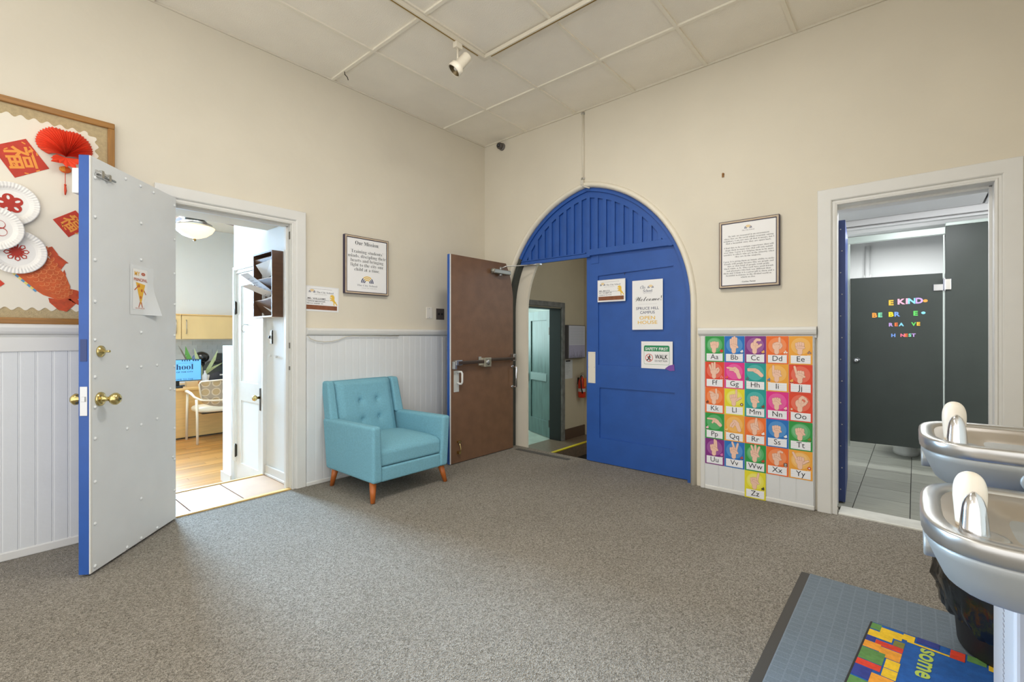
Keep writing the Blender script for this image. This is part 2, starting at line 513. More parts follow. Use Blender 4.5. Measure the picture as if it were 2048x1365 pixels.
struct('trim_8', ring(0.0, 0.036, -.098, -.02, 9, None), M_BLUE, label='blue frame inside the pointed arch')
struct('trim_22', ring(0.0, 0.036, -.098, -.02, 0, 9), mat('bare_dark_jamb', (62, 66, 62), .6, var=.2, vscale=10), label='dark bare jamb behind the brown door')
struct('trim_9', MB().box(0.50, 1.16, -.055, .0, 0, .006), mat('grey_rubber', (84,82,78), .7), bev=.002, label='dark grey strip at the arch threshold')

# ---- office door casing
def casing(name, M, u0, u1, z1, wd, label, jamb=None):
    """profiled white casing round an opening u0..u1 (inner edges), top z1"""
    def prof():  # (across from inner edge outwards, out)
        return [(0,0),(0,.014),(.010,.017),(.014,.012),(.026,.012),(.030,.022),(.036,.026),(wd-.004,.028),(wd,.024),(wd,0)]
    mb = MB(); pr = prof()
    rings = [[(u0-a, 0, o) for a, o in pr], [(u0-a, z1+a, o) for a, o in pr],
             [(u1+a, z1+a, o) for a, o in pr], [(u1+a, 0, o) for a, o in pr]]
    mb.loft(rings, 0, False, True)
    mb.f = [f[::-1] for f in mb.f]
    mb.move(M)
    return struct(name, mb, M_TRIM, label=label)
casing('trim_10', LW(0,0,.0), -2.93, -2.168, 2.072, .106, 'white moulded casing of the office doorway')
casing('trim_11', BW(0,0,-.0), 3.295, 4.033, 2.078, .110, 'white moulded casing of the restroom doorway')
# jamb linings with a stop
struct('trim_12', MB().box(-.075,.0,-2.172,-2.130,0,2.11).box(-.075,0,-2.93,-2.172,2.072,2.11).box(-.075,-.045,-2.19,-2.172,0,2.06).box(-.075,-.045,-2.93,-2.172,2.055,2.075), M_TRIM, label='white jamb lining of the office doorway')
for z_, h_ in ((1.955,.06),(1.10,.045),(.93,.03)):
    part('strike_plate', MB().box(-.028,-.006,-2.1745,-2.1715,z_,z_+h_), mat('worn_steel',(120,116,108),.35,.9), bpy.data.objects['trim_12'], True, bev=.001)
struct('trim_13', MB().box(3.25,3.276,.0,.2525,0,2.10).box(4.031,4.06,.0,.2525,0,2.10).box(3.276,4.031,.0,.2525,2.076,2.10).box(4.018,4.031,.09,.13,0,2.07).box(3.276,4.018,.09,.13,2.062,2.077), M_TRIM, label='white jamb lining of the restroom doorway')
struct('trim_14', MB().box(-.03,.012,-2.925,-2.172,-.004,.008), mat('yellow_wood_strip',(226,188,112),.4,var=.15,vscale=20), bev=.003, label='yellow wooden threshold strip at the office door')
struct('trim_15', MB().box(3.30,4.03,-.005,.17,-.003,.012), mat('white_marble',(222,222,214),.3,var=.12,vscale=14), bev=.004, label='white marble threshold of the restroom')

# ------------------------------------------------------------------ office beyond the left doorway
OZ = -0.25
M_OFF = mat('office_wall_paint', (226, 229, 228), 0.7, var=.02, vscale=3, bump=.1, bscale=12)
struct('wall_office_side', MB().box(-1.33,-.551,-2.13,-1.99,OZ,3.05).box(-.551,-.02,-2.1301,-2.129,0,2.11), M_OFF, label='white side wall of the office passage')
struct('wall_office_far', MB().box(-5.72,-5.6,-5.0,1.2,OZ,3.1), M_OFF, label='far cream office wall')
struct('wall_office_left', MB().box(-5.6,-.55,-5.0,-4.9,OZ,3.1), M_OFF, label='left office wall hidden behind the white door')
struct('wall_office_right', MB().box(-5.6,-.55,0.1,.2,OZ,3.1), M_OFF, label='right office wall')
struct('ceiling_office', MB().box(-5.72,-.55,-5.0,.2,3.04,3.12), mat('white_ceiling_paint',(240,240,236),.8), label='white office ceiling')
fl = struct('floor_office', MB().box(-5.6,-.60,-4.9,.1,OZ-.06,OZ-.012), mat('dark_subfloor',(90,60,30),.7), label='honey coloured strip wood office floor')
M_PLANK = mat('honey_oak', (188, 134, 68), 0.28, var=.22, vscale=5, stretch=(18,1.2,1), rnd=.22, coat=.15)
Pf = WM[fl.name].inverted()
plm = {}
x = -4.6; row = 0
while x < -.66:
    y = -4.0 + (row*0.37) % .9 - .9
    while y < -.9:
        L = 1.1
        if 'p' not in plm:
            plm['p'] = MB().box(-.0395,.0395,-.549,.549,0,.012).mesh('floor_plank', M_PLANK)
        o = link('floor_plank', plm['p'], fl)
        o.location = Pf @ Vector((x, y, OZ-.012 + random.uniform(-.0008,.0008)))
        y += L
    x += .0805; row += 1
# raised tiled landing inside the thick wall
ld = struct('floor_landing', MB().box(-.60,-.03,-2.93,-2.13,OZ-.05,-.012), mat('pale_grout',(226,214,196),.8), label='tan tiled landing in the office doorway')
M_TAN = mat('tan_floor_tile', (182, 144, 104), .65, var=.10, vscale=6, rnd=.05)
Pl = WM[ld.name].inverted()
for (a, b_, c, d) in [(-.565,-.035,-2.93,-2.825),(-.565,-.035,-2.818,-2.49),(-.565,-.035,-2.483,-2.135)]:
    part('floor_tile', MB().box(a,b_,c,d,-.012,-.002), M_TAN, ld, True, bev=.002)
struct('trim_16', MB().box(-.60,-.568,-2.93,-2.13,-.03,.004), mat('yellow_wood_strip',(226,188,112),.4), bev=.004, label='yellow nosing strip at the inner edge of the tiled landing')
struct('baseboard_office', MB().box(-.555,-.03,-2.145,-2.13,-.01,.085).box(-.555,-.03,-2.152,-2.13,.0,.02), M_TRIM, bev=.004, label='white baseboard beside the tan landing')
struct('wall_office_low', MB().box(-1.56,-1.331,-2.155,-2.06,OZ,1.10), mat('low_wall_white',(236,238,240),.5), bev=.003, label='short low white wall end in the office')
struct('baseboard_office_low', MB().box(-1.575,-1.31,-2.17,-2.1555,OZ,OZ+.1), M_TRIM, bev=.004, label='white baseboard of the low office wall')

# closed panel door in the office side wall
cw = casing('trim_17', BW(0,0,-2.13), -1.225, -.628, 1.795, .062, 'white casing of the inner office door')
d5 = thing('door_1', 'white closed two-panel inner office door with black hinges', 'door', BW(-1.225,OZ,-2.13), kind='structure')
def panel_leaf(parent, W_, Hh, holes, t0, t1, m, front=.014, name='leaf'):
    mb = MB().box(0,W_,0,Hh,t0,t1-front)
    vs, fs = plate_geo([(0,0),(W_,0),(W_,Hh),(0,Hh)], holes, front)
    mb.add([(p[0],p[1],p[2]+t1-front) for p in vs], fs)
    return part(name, mb, m, parent, bev=.0025)
R4 = lambda a,b_,c,d: [(a,c),(b_,c),(b_,d),(a,d)]
panel_leaf(d5, .597, 2.04, [R4(.10,.50,.25,.84), R4(.10,.50,1.02,1.92)], -.03, .008, M_TRIM)
part('knob', MB().lathe([(.0,.0),(.012,.002),(.010,.03),(.024,.04),(.027,.052),(.020,.064),(.0,.066)], Matrix.Translation((.553,.905,.006))), M_BRASS, d5)
part('knob_plate', MB().box(.538,.568,.79,.99,.008,.012), M_DKMETAL, d5, bev=.003)
for z in (.30, 1.66):
    part('hinge', MB().box(-.012,.006,z,z+.11,.004,.022).cyl((-.003,z-.008,.02),(-.003,z+.118,.02),.007), M_DKMETAL, d5)
part('coat_hook', MB().tube([(.25,1.55,.0),(.25,1.555,.03),(.25,1.54,.05),(.25,1.505,.055),(.25,1.48,.04),(.25,1.485,.028)], .0035, 6), M_STEEL, d5)

# ------------------------------------------------------------------ restroom beyond the right doorway
M_RR = mat('restroom_wall_paint', (216, 216, 216), .6)
struct('floor_restroom', MB().box(2.9,5.4,.255,3.4,-.05,-.004).box(3.30,4.03,.10,.255,-.05,-.004), mat('dark_grout',(52,52,50),.9), label='grey wood-look tile floor of the restroom')
fr_ = bpy.data.objects['floor_restroom']
M_RT = mat('grey_wood_tile', (150, 151, 140), .45, var=.22, vscale=4, stretch=(1.5,16,1), rnd=.10)
rt = MB().box(-.150,.150,-.1505,.1505,0,.006).mesh('floor_tile', M_RT)
for i in range(8):
    for j in range(-1, 10):
        if j < 0 and i not in (1, 2, 3): continue
        o = link('floor_tile', rt, fr_)
        o.location = WM[fr_.name].inverted() @ Vector((2.9025 + .305*i, .405 + .305*j + (.06 if i % 2 else 0), -.004))
        if j < 0: o.location = WM[fr_.name].inverted() @ Vector((2.9025 + .305*i, .2125 + (.03 if i % 2 else 0), -.004)); o.scale = (1, .27 + (.2 if i % 2 else 0), 1)
struct('wall_restroom_left', MB().box(2.86,2.96,.255,3.4,0,2.5), M_RR, label='grey left restroom wall')
struct('wall_restroom_right', MB().box(5.3,5.4,.255,3.4,0,2.5), M_RR, label='grey right restroom wall')
struct('wall_restroom_far', MB().box(2.86,5.4,3.3,3.4,0,2.5), M_RR, label='grey far restroom wall above the toilet stalls')
cr = struct('ceiling_restroom', MB().box(2.86,5.4,.255,3.4,2.40,2.46), M_RR, label='grey tiled restroom ceiling')
M_RC = mat('grey_ceiling_tile', (206,206,206), .8, bump=.2, bscale=120)
for i, (a, b_) in enumerate([(2.87,4.11),(4.125,5.3)]):
    for (c, d) in [(.26,.86),(.872,1.65),(1.66,2.3)]:
        part('ceiling_tile', MB().box(a,b_,c,d,2.29,2.305), M_RC, cr, True)
struct('trim_18', MB().box(2.96,5.3,1.66,1.74,2.235,2.30).box(2.96,5.3,1.69,1.80,2.165,2.235).box(2.96,5.3,1.65,1.69,2.20,2.222), mat('bulkhead_grey',(214,214,214),.5), bev=.008, label='grey boxed moulding across the restroom ceiling')

# ------------------------------------------------------------------ stair hall beyond the arch
HZ = -0.34
M_HALL = mat('hall_plaster', (196, 184, 158), .8, var=.05, vscale=3, bump=.1)
hw = [(.134,HZ),(1.02,HZ),(1.02,1.60),(1.84,1.60),(1.84,HZ),(2.6,HZ),(2.6,3.0),(.134,3.0)]
struct('wall_hall_left', plate(hw, [], .2, LW(0,0,-.435)), M_HALL, label='beige left wall of the stair hall')
struct('wall_hall_far', MB().box(-.235,2.86,2.47,2.6,-1.6,3.0), M_HALL, label='beige far wall of the stair hall')
struct('wall_hall_right', MB().box(2.75,2.86,.134,2.47,-1.6,3.0), M_HALL, label='beige right wall of the stair hall')
struct('ceiling_hall', MB().box(-.4,2.86,.134,2.6,3.0,3.08), M_HALL, label='beige ceiling of the stair hall')
M_TERR = mat('terrazzo_brown', (122, 104, 86), .35, var=.25, vscale=30)
fh = struct('floor_hall', MB().box(-.435,.08,.134,2.47,HZ-.1,HZ).box(.05,.079,.134,2.47,-1.6,HZ-.1), M_TERR, label='brown stone landing of the stair hall')
struct('trim_19', MB().box(.045,.085,.14,2.47,HZ-.008,HZ+.004), mat('yellow_tape', (222, 196, 40), .5, var=.15, vscale=15), label='yellow tape on the landing nosing')
M_RUB = mat('black_rubber', (28, 28, 28), .55)
st = struct('floor_stairs', MB().box(.08,2.75,.134,2.47,-1.7,-1.6), M_RUB, label='black rubber stairs going down from the landing')
for k in range(6):
    part('stair_step', MB().box(.081+.28*k,.08+.28*(k+1)+.02,.14,2.46,HZ-.17*(k+2),HZ-.17*(k+1)), M_RUB, st, True, bev=.006)
struct('wall_hall_riser', MB().box(-.435,2.74,.10,.133,-1.6,-.0625), M_HALL, label='wall under the arch threshold')
struct('baseboard_hall', MB().box(-.235,-.215,1.93,2.47,HZ,HZ+.155), mat('brown_base',(86,66,52),.5), bev=.004, label='brown baseboard in the stair hall')
# room beyond the green door
struct('floor_side_room', MB().box(-2.6,-.435,-.0,3.2,HZ-.08,HZ-.002), mat('pale_green_tile',(176,186,172),.3,var=.2,vscale=7), label='pale tile floor of the side room')
struct('wall_side_room', MB().box(-2.72,-2.6,.2,3.2,HZ,2.6).box(-2.6,-.435,3.2,3.3,HZ,2.6).box(-2.6,-.56,.10,.2,HZ,2.6), mat('side_room_white',(226,232,230),.7), label='pale walls of the side room')
struct('ceiling_side_room', MB().box(-2.72,-.435,.2,3.2,2.5,2.6), mat('side_room_white',(226,232,230),.7), label='pale ceiling of the side room')
# ------------------------------------------------------------------ door leaves
# white office door, swung open into the room (seen face has u from the free edge to the hinge)
_A = Vector((.593, -3.416, 0)); _B = Vector((.056, -2.933, 0))
d1 = thing('door_2', 'white riveted office door standing open with blue painted edge and brass knob', 'door',
           FR(_A, _B-_A), kind='structure')
DW = .722
part('leaf', MB().box(0, DW, .012, 2.095, -.053, -.006), M_BLUE, d1, bev=.002)
M_SHEET = mat('white_sheet_metal', (222, 225, 226), .42, var=.04, vscale=5, bump=.06, bscale=14)
part('face_sheet', MB().box(0.014, DW, .014, 2.094, -.006, 0.0), M_SHEET, d1, bev=.0015)
part('edge_strip', MB().box(0.0, .013, .014, 2.094, -.006, .0005), M_TRIM, d1, bev=.001, label='white painted edge strip')
rv = MB().lathe([(.0095,0),(.0082,.004),(.004,.0075),(.0002,.008)], None, 10).mesh('rivet', M_SHEET)
for (u, z) in [(.03,1.992),(.03,1.795),(.03,1.579),(.03,1.37),(.03,1.177),(.03,.99),(.03,.839),(.03,.681),(.03,.463),(.03,.253),(.03,.04),
               (.38,1.218),(.38,1.019),(.263,1.024),(.527,1.019),(.263,.685),(.38,.685),(.527,.694),(.38,.258),(.38,.03),(.263,.03),(.527,.03),
               (.251,2.06),(.375,2.06),(.493,2.06),(.38,1.847),(.38,1.636),
               (.705,2.04),(.705,1.82),(.705,1.6),(.705,1.4),(.705,1.2),(.705,1.0),(.705,.85),(.705,.6),(.705,.4),(.705,.2),(.66,.86),(.69,.42)]:
    o = link('rivet', rv, d1); o.matrix_local = Matrix.Translation((u, z, 0))
kn = part('knob', MB().lathe([(.036,0),(.035,.006),(.027,.011),(.022,.013),(.013,.016),(.011,.04),(.014,.048),(.024,.054),(.031,.066),(.031,.076),(.022,.088),(.006,.094),(.001,.094)],
          Matrix.Translation((.066,.875,0)), 22), M_BRASS, d1)
part('keyhole', MB().cyl((.066,.875,.094),(.066,.875,.0965),.004,8), M_DKMETAL, kn)
part('outer_knob', MB().lathe([(.034,0),(.030,.01),(.012,.014),(.011,.035),(.026,.046),(.030,.06),(.020,.075),(.001,.078)],
          Matrix.Translation((.066,.875,-.053)) @ Matrix.Rotation(PI,4,'X'), 18), M_BRASS, d1)
tl = part('thumb_turn', MB().lathe([(.030,0),(.029,.006),(.018,.010),(.012,.018),(.0005,.019)], Matrix.Translation((.068,1.118,0)), 20), M_BRASS, d1)
part('turn_piece', MB().box(.060,.076,1.112,1.124,.016,.045), M_BRASS, tl, bev=.004)
part('latch_plate', MB().box(-.0025,.0005,.80,.945,-.046,-.012).box(-.008,0,.87,.895,-.037,-.02), M_STEEL, d1, bev=.001)
part('edge_lock_plate', MB().box(-.002,.0005,1.07,1.18,-.045,-.014), M_BLUE2, d1, bev=.001)
bl = part('slide_bolt', MB().box(.030,.125,2.000,2.034,.0,.006), M_STEEL, d1, bev=.002)
part('bolt_rod', MB().cyl((.025,2.018,.012),(.155,2.012,.012),.006,8).box(.05,.066,2.0,2.036,.004,.02).box(.10,.116,1.998,2.032,.004,.02), M_STEEL, bl)
part('alarm_box', MB().box(.002,.05,1.905,2.03,-.085,-.0535), mat('white_plastic',(230,230,228),.4), d1, bev=.004, label='small white plastic box on the back of the door')

# torn-cornered notice in a plastic sleeve on the white door
nt = thing('sleeved_notice', 'small notice with a yellow pizza slice in a clear sleeve on the white door', 'notice',
           FR(_A, _B-_A) @ Matrix.Translation((.285, 1.318, 0.001)))
mb = MB()                                              # sleeve with a curled lower right corner
NU, NV = 10, 10
for j in range(NV+1):
    for i in range(NU+1):
        u = .205*i/NU; v = .28*j/NV
        c_ = max(0, (i/NU-.55)) * max(0, (.55-j/NV)) * .9
        mb.v.append(Vector((u + c_*.10, v, .001 + c_*.16)))
for j in range(NV):
    for i in range(NU):
        a = j*(NU+1)+i; mb.f.append([a, a+1, a+NU+2, a+NU+1]); mb.m.append(0); mb.sm.append(True)
part('sleeve', mb, mat('sleeve_plastic',(226,230,232),.25,coat=.5), nt)
pm = MB().rect(.02,.145,.03,.26,.0024,0)
pm.poly([(.045,.185),(.125,.175),(.087,.055)], .0032, 1)
pm.disc(.07,.165,.010,.0036,2,8).disc(.095,.14,.009,.0036,2,8).disc(.085,.10,.009,.0036,2,8).disc(.108,.235,.018,.0034,3,12,.009)
pm.capsule((.035,.14),(.06,.16),.003,.0034,3).capsule((.115,.14),(.13,.12),.003,.0034,3).capsule((.08,.07),(.07,.045),.003,.0034,3).capsule((.092,.07),(.10,.045),.003,.0034,3)
write(pm,'PIZZA',.108,.2315,.007,.0038,0)
write(pm,'MY',.055,.222,.034,.0034,1,off=.01)
write(pm,'PRINCIPAL',.085,.192,.024,.0037,3,width=.115,off=.008)
write(pm,'with a little extra cheese',.085,.035,.010,.0034,3,width=.09)
part('print', pm, [flat((238,238,236)), flat((235,182,60)), flat((200,110,50)), flat((190,86,44))], nt)

# brown arch-headed leaf, open at right angles
d2 = thing('door_3', 'brown arch-headed door leaf standing open beside the armchair with exit bar', 'door', LW(-.913, 0.008, .44), kind='structure')
out = [(0,0),(.893,0),(.893,1.60),(.878,1.70),(.853,1.80),(.818,1.88),(.778,1.95),(0,1.95)]
vs, fs = plate_geo(out, [], .034); part('leaf', MB().add([(p[0],p[1],p[2]-.038) for p in vs], fs), M_BLUE, d2, label='blue painted outer face and edge')
o2 = [(.010,0)] + out[1:-1] + [(.010,1.95)]
vs, fs = plate_geo(o2, [], .004); part('brown_face', MB().add([(p[0],p[1],p[2]-.004) for p in vs], fs), M_BROWN, d2)
part('edge_strip', MB().box(0,.0105,0,1.95,-.0045,.001), M_WHITE, d2, label='scuffed white edge strip')
M_BAR = mat('bronze_bar', (84,70,60), .4, .6)
eb = part('exit_bar', MB().box(.06,.44,.922,.955,.028,.055).box(.44,.87,.938,.968,.028,.055), M_BAR, d2, bev=.006)
part('bar_bracket', MB().box(.035,.115,.915,.965,0,.05), M_STEEL, eb, bev=.005)
part('bar_bracket', MB().box(.02,.05,.88,.955,0,.045), M_STEEL, eb, bev=.005)
part('bar_bracket', MB().box(.85,.893,.925,1.0,0,.05), M_STEEL, eb, bev=.005)
lc = part('lock_case', MB().box(.40,.495,.885,.975,0,.06), mat('lock_case_metal',(186,180,160),.35,.8), d2, bev=.004)
part('lock_cylinder', MB().lathe([(.026,0),(.026,.003),(.010,.004),(.0002,.004)], Matrix.Translation((.45,.93,.06)), 18).box(.448,.452,.922,.938,.06,.066), M_STEEL, lc)
part('lock_back_plate', MB().box(.365,.402,.90,.985,0,.012), M_STEEL, lc, bev=.002)
pp = part('pull_plate', MB().box(.045,.11,.665,.865,0,.003), mat('grey_plate',(190,192,188),.4), d2, bev=.001)
part('pull_handle', MB().tube([(.09,.845,.0),(.092,.855,.03),(.096,.855,.05),(.10,.84,.058),(.10,.76,.058),(.096,.742,.05),(.092,.742,.03),(.09,.752,.0)], .010, 8), mat('white_handle',(214,214,210),.35), pp)
pl2 = part('chrome_pull', MB().tube([(.872,.865,0),(.872,.865,.055),(.874,.862,.062),(.874,.655,.062),(.872,.652,.055),(.872,.652,0)], .009, 8), M_CHROME, d2)
part('pull_rose', MB().cyl((.872,.865,0),(.872,.865,.012),.017).cyl((.872,.652,0),(.872,.652,.012),.017), M_CHROME, pl2)
cl = part('closer', MB().box(.545,.80,1.825,1.87,0,.055), mat('closer_grey',(150,148,138),.4,.5), d2, bev=.008, seg=3)
part('closer_knob', MB().cyl((.66,1.825,.03),(.66,1.805,.03),.018), M_STEEL, cl)
part('closer_cap', MB().sphere((.553,1.85,.03),.026), mat('closer_grey',(150,148,138)), cl)
part('closer_arm', MB().tube([(.66,1.88,.03),(.70,1.905,.07),(.88,1.925,.19),(.905,1.93,.22)], .006, 8).cyl((.66,1.86,.03),(.66,1.90,.03),.010), M_STEEL, cl)
part('closer_rod', MB().tube([(.905,1.93,.22),(.945,1.932,.31)], .006, 8).box(.93,.965,1.925,1.94,.27,.33), M_STEEL, cl)
part('hold_open_stop', MB().box(.085,.125,.19,.205,0,.02).tube([(.105,.195,.012),(.11,.13,.03),(.10,.10,.03)], .004, 6).box(.085,.11,.085,.11,0,.03), M_BRASS, d2)

# blue closed leaf of the arched pair
def archx(z, off=.038):
    return 1.145 + math.sqrt(max(0, (1.175-off)**2 - (z-1.45)**2))
zz = 1.958
out = [(1.298,.006),(2.282,.006),(2.282,1.45)] + [(archx(z), z) for z in (1.55,1.65,1.75,1.85,1.92,zz)] + [(1.298,zz)]
d3 = thing('door_4', 'blue closed arch-headed door leaf with paper signs taped on', 'door', BW(0,0,.07), kind='structure')
holes = [[(1.425,.925),(2.155,.925),(2.146,1.79),(1.422,1.765)], [(1.437,.237),(2.158,.237),(2.158,.718),(1.437,.712)]]
vs, fs = plate_geo(out, holes, .013)
mbx = MB().add([(p[0],p[1],p[2]-.013) for p in vs], fs)
vs, fs = plate_geo(out, [], .014)
mbx.add([(p[0],p[1],p[2]-.027) for p in vs], fs)
part('leaf', mbx, M_BLUE, d3)
part('push_plate', MB().box(1.314,1.394,.749,1.046,0,.003), mat('cream_plate',(222,216,202),.4), d3, bev=.001)
for k,(uu,vv) in enumerate([(1.322,.76),(1.386,.76),(1.322,.90),(1.386,.90),(1.322,1.035),(1.386,1.035)]):
    part('screw', MB().lathe([(.004,0),(.003,.0015),(.0002,.002)], Matrix.Translation((uu,vv,.003)), 8), M_STEEL, d3)
for z in (1.40, .82):
    part('hinge', MB().cyl((2.281,z,.004),(2.281,z+.12,.004),.008,10), M_BLUE2, d3)
part('latch_cover', MB().box(1.345,1.43,1.885,1.965,0,.005), M_BLUE, d3, bev=.001)
part('wire_hook', MB().tube([(1.70,1.775,-.012),(1.70,1.77,.008),(1.70,1.755,.01),(1.70,1.755,.002)], .002, 6), M_DKMETAL, d3)

# blue transom with battens over the pair
tr = thing('arched_transom', 'blue arched transom with vertical battens above the double doors', 'transom', BW(1.33,1.955,.05))
TM = Matrix.Translation((-1.33,-1.955,0))
def under(x, off):      # height of the arch above x
    r = 1.175-off
    return 1.45 + math.sqrt(max(0, r*r - (x-1.515 if x < 1.33 else x-1.145)**2))
seg = [(x, under(x,.034)) for x in [.472+.0195*k for k in range(89)] if .45 < x < 2.19]
bodyp = [(.468,1.958)] + [p for p in [(q[0], min(q[1], 3)) for q in seg] if p[1] > 1.96] + [(2.19,1.958)]
i_ap = [k for k,p in enumerate(bodyp) if p[0] > 1.33][0]
bodyp.insert(i_ap, (1.33, under(1.33,.034)))
part('back_board', MB().prism(bodyp, -.03, -.009).move(TM), M_BLUE, tr)
mbr = MB()
xsA = [.50+.0275*k for k in range(61)]
rings = []
for x in xsA:
    a = under(x,.034); b_ = under(x,.092)
    a = max(a, 1.966); b_ = min(a-.002, max(b_, 1.958))
    rings.append([(x,a,-.01),(x,a,.012),(x,b_,.012),(x,b_,-.01)])
mbr.loft(rings, 0, False, True); mbr.f = [f[::-1] for f in mbr.f]
part('curved_rail', mbr.move(TM), M_BLUE, tr)
part('bottom_rail', MB().box(.47,1.335,1.948,1.985,-.01,.014).box(.47,1.305,1.985,1.995,-.01,.022).box(1.335,2.19,1.962,2.02,-.0095,.0133).move(TM), M_BLUE, tr, bev=.002)
x = .515
while x < 2.16:
    t = under(x+.0175, .075)
    if t > 2.03:
        part('batten', MB().box(x,x+.036,1.98,t,-.01,.0115).move(TM), M_BLUE, tr, bev=.0015)
    x += .0885
part('centre_post', MB().box(1.315,1.352,1.95,2.53,-.01,.016).move(TM), M_BLUE, tr, bev=.002)

# restroom door, open inward, seen on its edge
d4 = thing('door_5', 'dark blue restroom door standing open inward, seen on its nailed edge', 'door',
           Matrix.Translation((3.293,.262,0)) @ Matrix.Rotation(math.radians(4),4,'Z'), kind='structure')
part('leaf', MB().box(-.0215,.0215,0,.74,.012,2.025), M_BLUE2, d4, bev=.002)
nl = MB().lathe([(.0045,0),(.004,.0015),(.0002,.002)], Matrix.Rotation(PI/2,4,'X'), 8).mesh('nail_head', M_STEEL)
for k in range(13):
    o = link('nail_head', nl, d4); o.matrix_local = Matrix.Translation((-.006+.008*(k%2), 0, .10+.155*k))

# green panelled door in the hall, ajar into the side room, and its casing
mbc = MB()
pr = [(0,0),(0,.02),(.012,.026),(.07,.026),(.075,.02),(.075,0)]
u0_, u1_, z1_ = 1.03, 1.84, 1.612
rings = [[(u0_-a,HZ,o) for a,o in pr],[(u0_-a,z1_+a,o) for a,o in pr],[(u1_+a,z1_+a,o) for a,o in pr],[(u1_+a,HZ,o) for a,o in pr]]
mbc.loft(rings,0,False,True); mbc.f = [f[::-1] for f in mbc.f]
struct('trim_20', mbc.move(LW(0,0,-.235)), mat('worn_grey_casing',(126,126,122),.5,var=.35,vscale=14), label='worn grey casing of the hall doorway')
struct('trim_21', MB().box(-.4351,-.236,1.832,1.842,HZ,1.60).box(-.4351,-.236,1.02,1.832,1.59,1.602), mat('black_jamb',(34,36,36),.5), label='black jamb of the hall doorway')
d6 = thing('door_6', 'grey green two-panel door ajar in the stair hall', 'door',
           FR((-1.074,2.121,HZ+.008), (Vector((-.412,1.842,0))-Vector((-1.052,2.112,0)))), kind='structure')
panel_leaf(d6, .675, 1.915, [R4(.09,.585,.24,.83), R4(.09,.585,.96,1.77)], -.04, 0.0, mat('green_grey_paint',(92,118,114),.4,var=.3,vscale=6,stretch=(3,.5,1)), .016)
part('kick_panel', MB().box(.09,.585,.84,.95,0,.004), mat('zinc_plate',(140,156,154),.4,.4), d6, bev=.001)
part('lock_edge', MB().box(.0,.012,.80,.93,.0,.02), M_DKMETAL, d6, bev=.002)
for z in (.16, 1.55):
    part('hinge', MB().box(.66,.69,z,z+.11,-.03,.012), M_DKMETAL, d6, bev=.003)
# ------------------------------------------------------------------ things on the walls
def logo(mb, u, v, s, w, gold, navy):
    """gold and navy rainbow arcs, s = outer radius"""
    for r0, r1 in ((.86,1.0),(.62,.76),(.38,.52)):
        mb.ringarc(u,v,r0*s,r1*s, math.radians(48),math.radians(132), w, gold, 8)
        mb.ringarc(u,v,r0*s,r1*s, math.radians(2),math.radians(44), w, navy, 5)
        mb.ringarc(u,v,r0*s,r1*s, math.radians(136),math.radians(178), w, navy, 5)
def lion(mb, u, v, s, w, mi):
    """gold rearing beast emblem"""
    P = [(.16,.96),(.30,1.0),(.46,.97),(.58,.86),(.62,.70),(.60,.56),(.66,.44),(.74,.34),(.84,.30),(.86,.18),(.98,.10),(.98,.02),(.84,.02),(.76,.16),(.66,.24),
         (.60,.14),(.66,.0),(.50,.0),(.48,.16),(.50,.28),(.38,.36),(.30,.44),(.16,.40),(.04,.44),(.06,.50),(.20,.52),(.26,.56),(.14,.60),(.02,.70),(.04,.76),(.18,.70),(.28,.68),(.24,.76),(.10,.80),(.06,.88)]
    # triangulated as a fan of small strips to stay planar and valid
    vs_, fs_ = flat_geo([(u+p[0]*s*.8, v+p[1]*s) for p in P], [], w)
    mb.add(vs_, fs_, mi)

def framed(name, label, M, W_, Hh, draw):
    f = thing(name, label, 'framed sign', M)
    fc = mat('pale_wood_frame', (196,176,150), .5, var=.12, vscale=20); dk = mat('dark_navy_edge', (50,42,66), .5)
    mb = MB().box(0,W_,0,Hh,0,.0275)
    _e = plate_geo([(0,0),(W_,0),(W_,Hh),(0,Hh)], [R4(.004,W_-.004,.004,Hh-.004)], .006)
    mb.add([(p[0],p[1],p[2]+.0275) for p in _e[0]], _e[1])
    part('backing', mb, dk, f, bev=.001)
    vs, fs = plate_geo(R4(.004,W_-.004,.004,Hh-.004), [R4(.016,W_-.016,.016,Hh-.016)], .006)
    part('frame', MB().add([(p[0],p[1],p[2]+.028) for p in vs], fs), fc, f, bev=.001)
    vs, fs = plate_geo(R4(.016,W_-.016,.016,Hh-.016), [R4(.022,W_-.022,.022,Hh-.022)], .0035)
    part('inner_line', MB().add([(p[0],p[1],p[2]+.028) for p in vs], fs), dk, f)
    part('sheet', MB().box(.022,W_-.022,.022,Hh-.022,.0275,.0295), M_PAPER, f)
    INKS = [M_INK, M_GOLD, M_NAVY, flat((150,150,152))]
    for nm_, mb in draw(W_, Hh, .0303): part(nm_, mb, INKS, f)
    return f
def draw_mission(W_, Hh, w):
    c = W_/2; A = MB(); B = MB(); E_ = MB(); N_ = MB()
    write(A, serif('Our Mission:'), c, Hh-.076, .048, w, 0, width=.235, off=-.004)
    for i,(t,wd) in enumerate([("Training students'",.315),('minds, discipling their',.375),('hearts and bringing',.325),('light to the city one',.325),('child at a time.',.25)]):
        write(B, serif(t), c, Hh-.148-.0385*i, .042, w, 0, width=wd, off=-.014)
    logo(E_, c, .098, .062, w, 1, 2)
    write(N_, serif('The City School'), c, .070, .022, w, 3, width=.20)
    write(N_, 'LIGHT OF THE CITY', c+.02, .052, .009, w, 3, width=.15)
    return [('heading', A), ('lettering', B), ('emblem', E_), ('school_name', N_)]
framed('framed_mission_sign', 'framed Our Mission sign on the left wall', LW(-1.733,1.563), .434, .503, draw_mission)
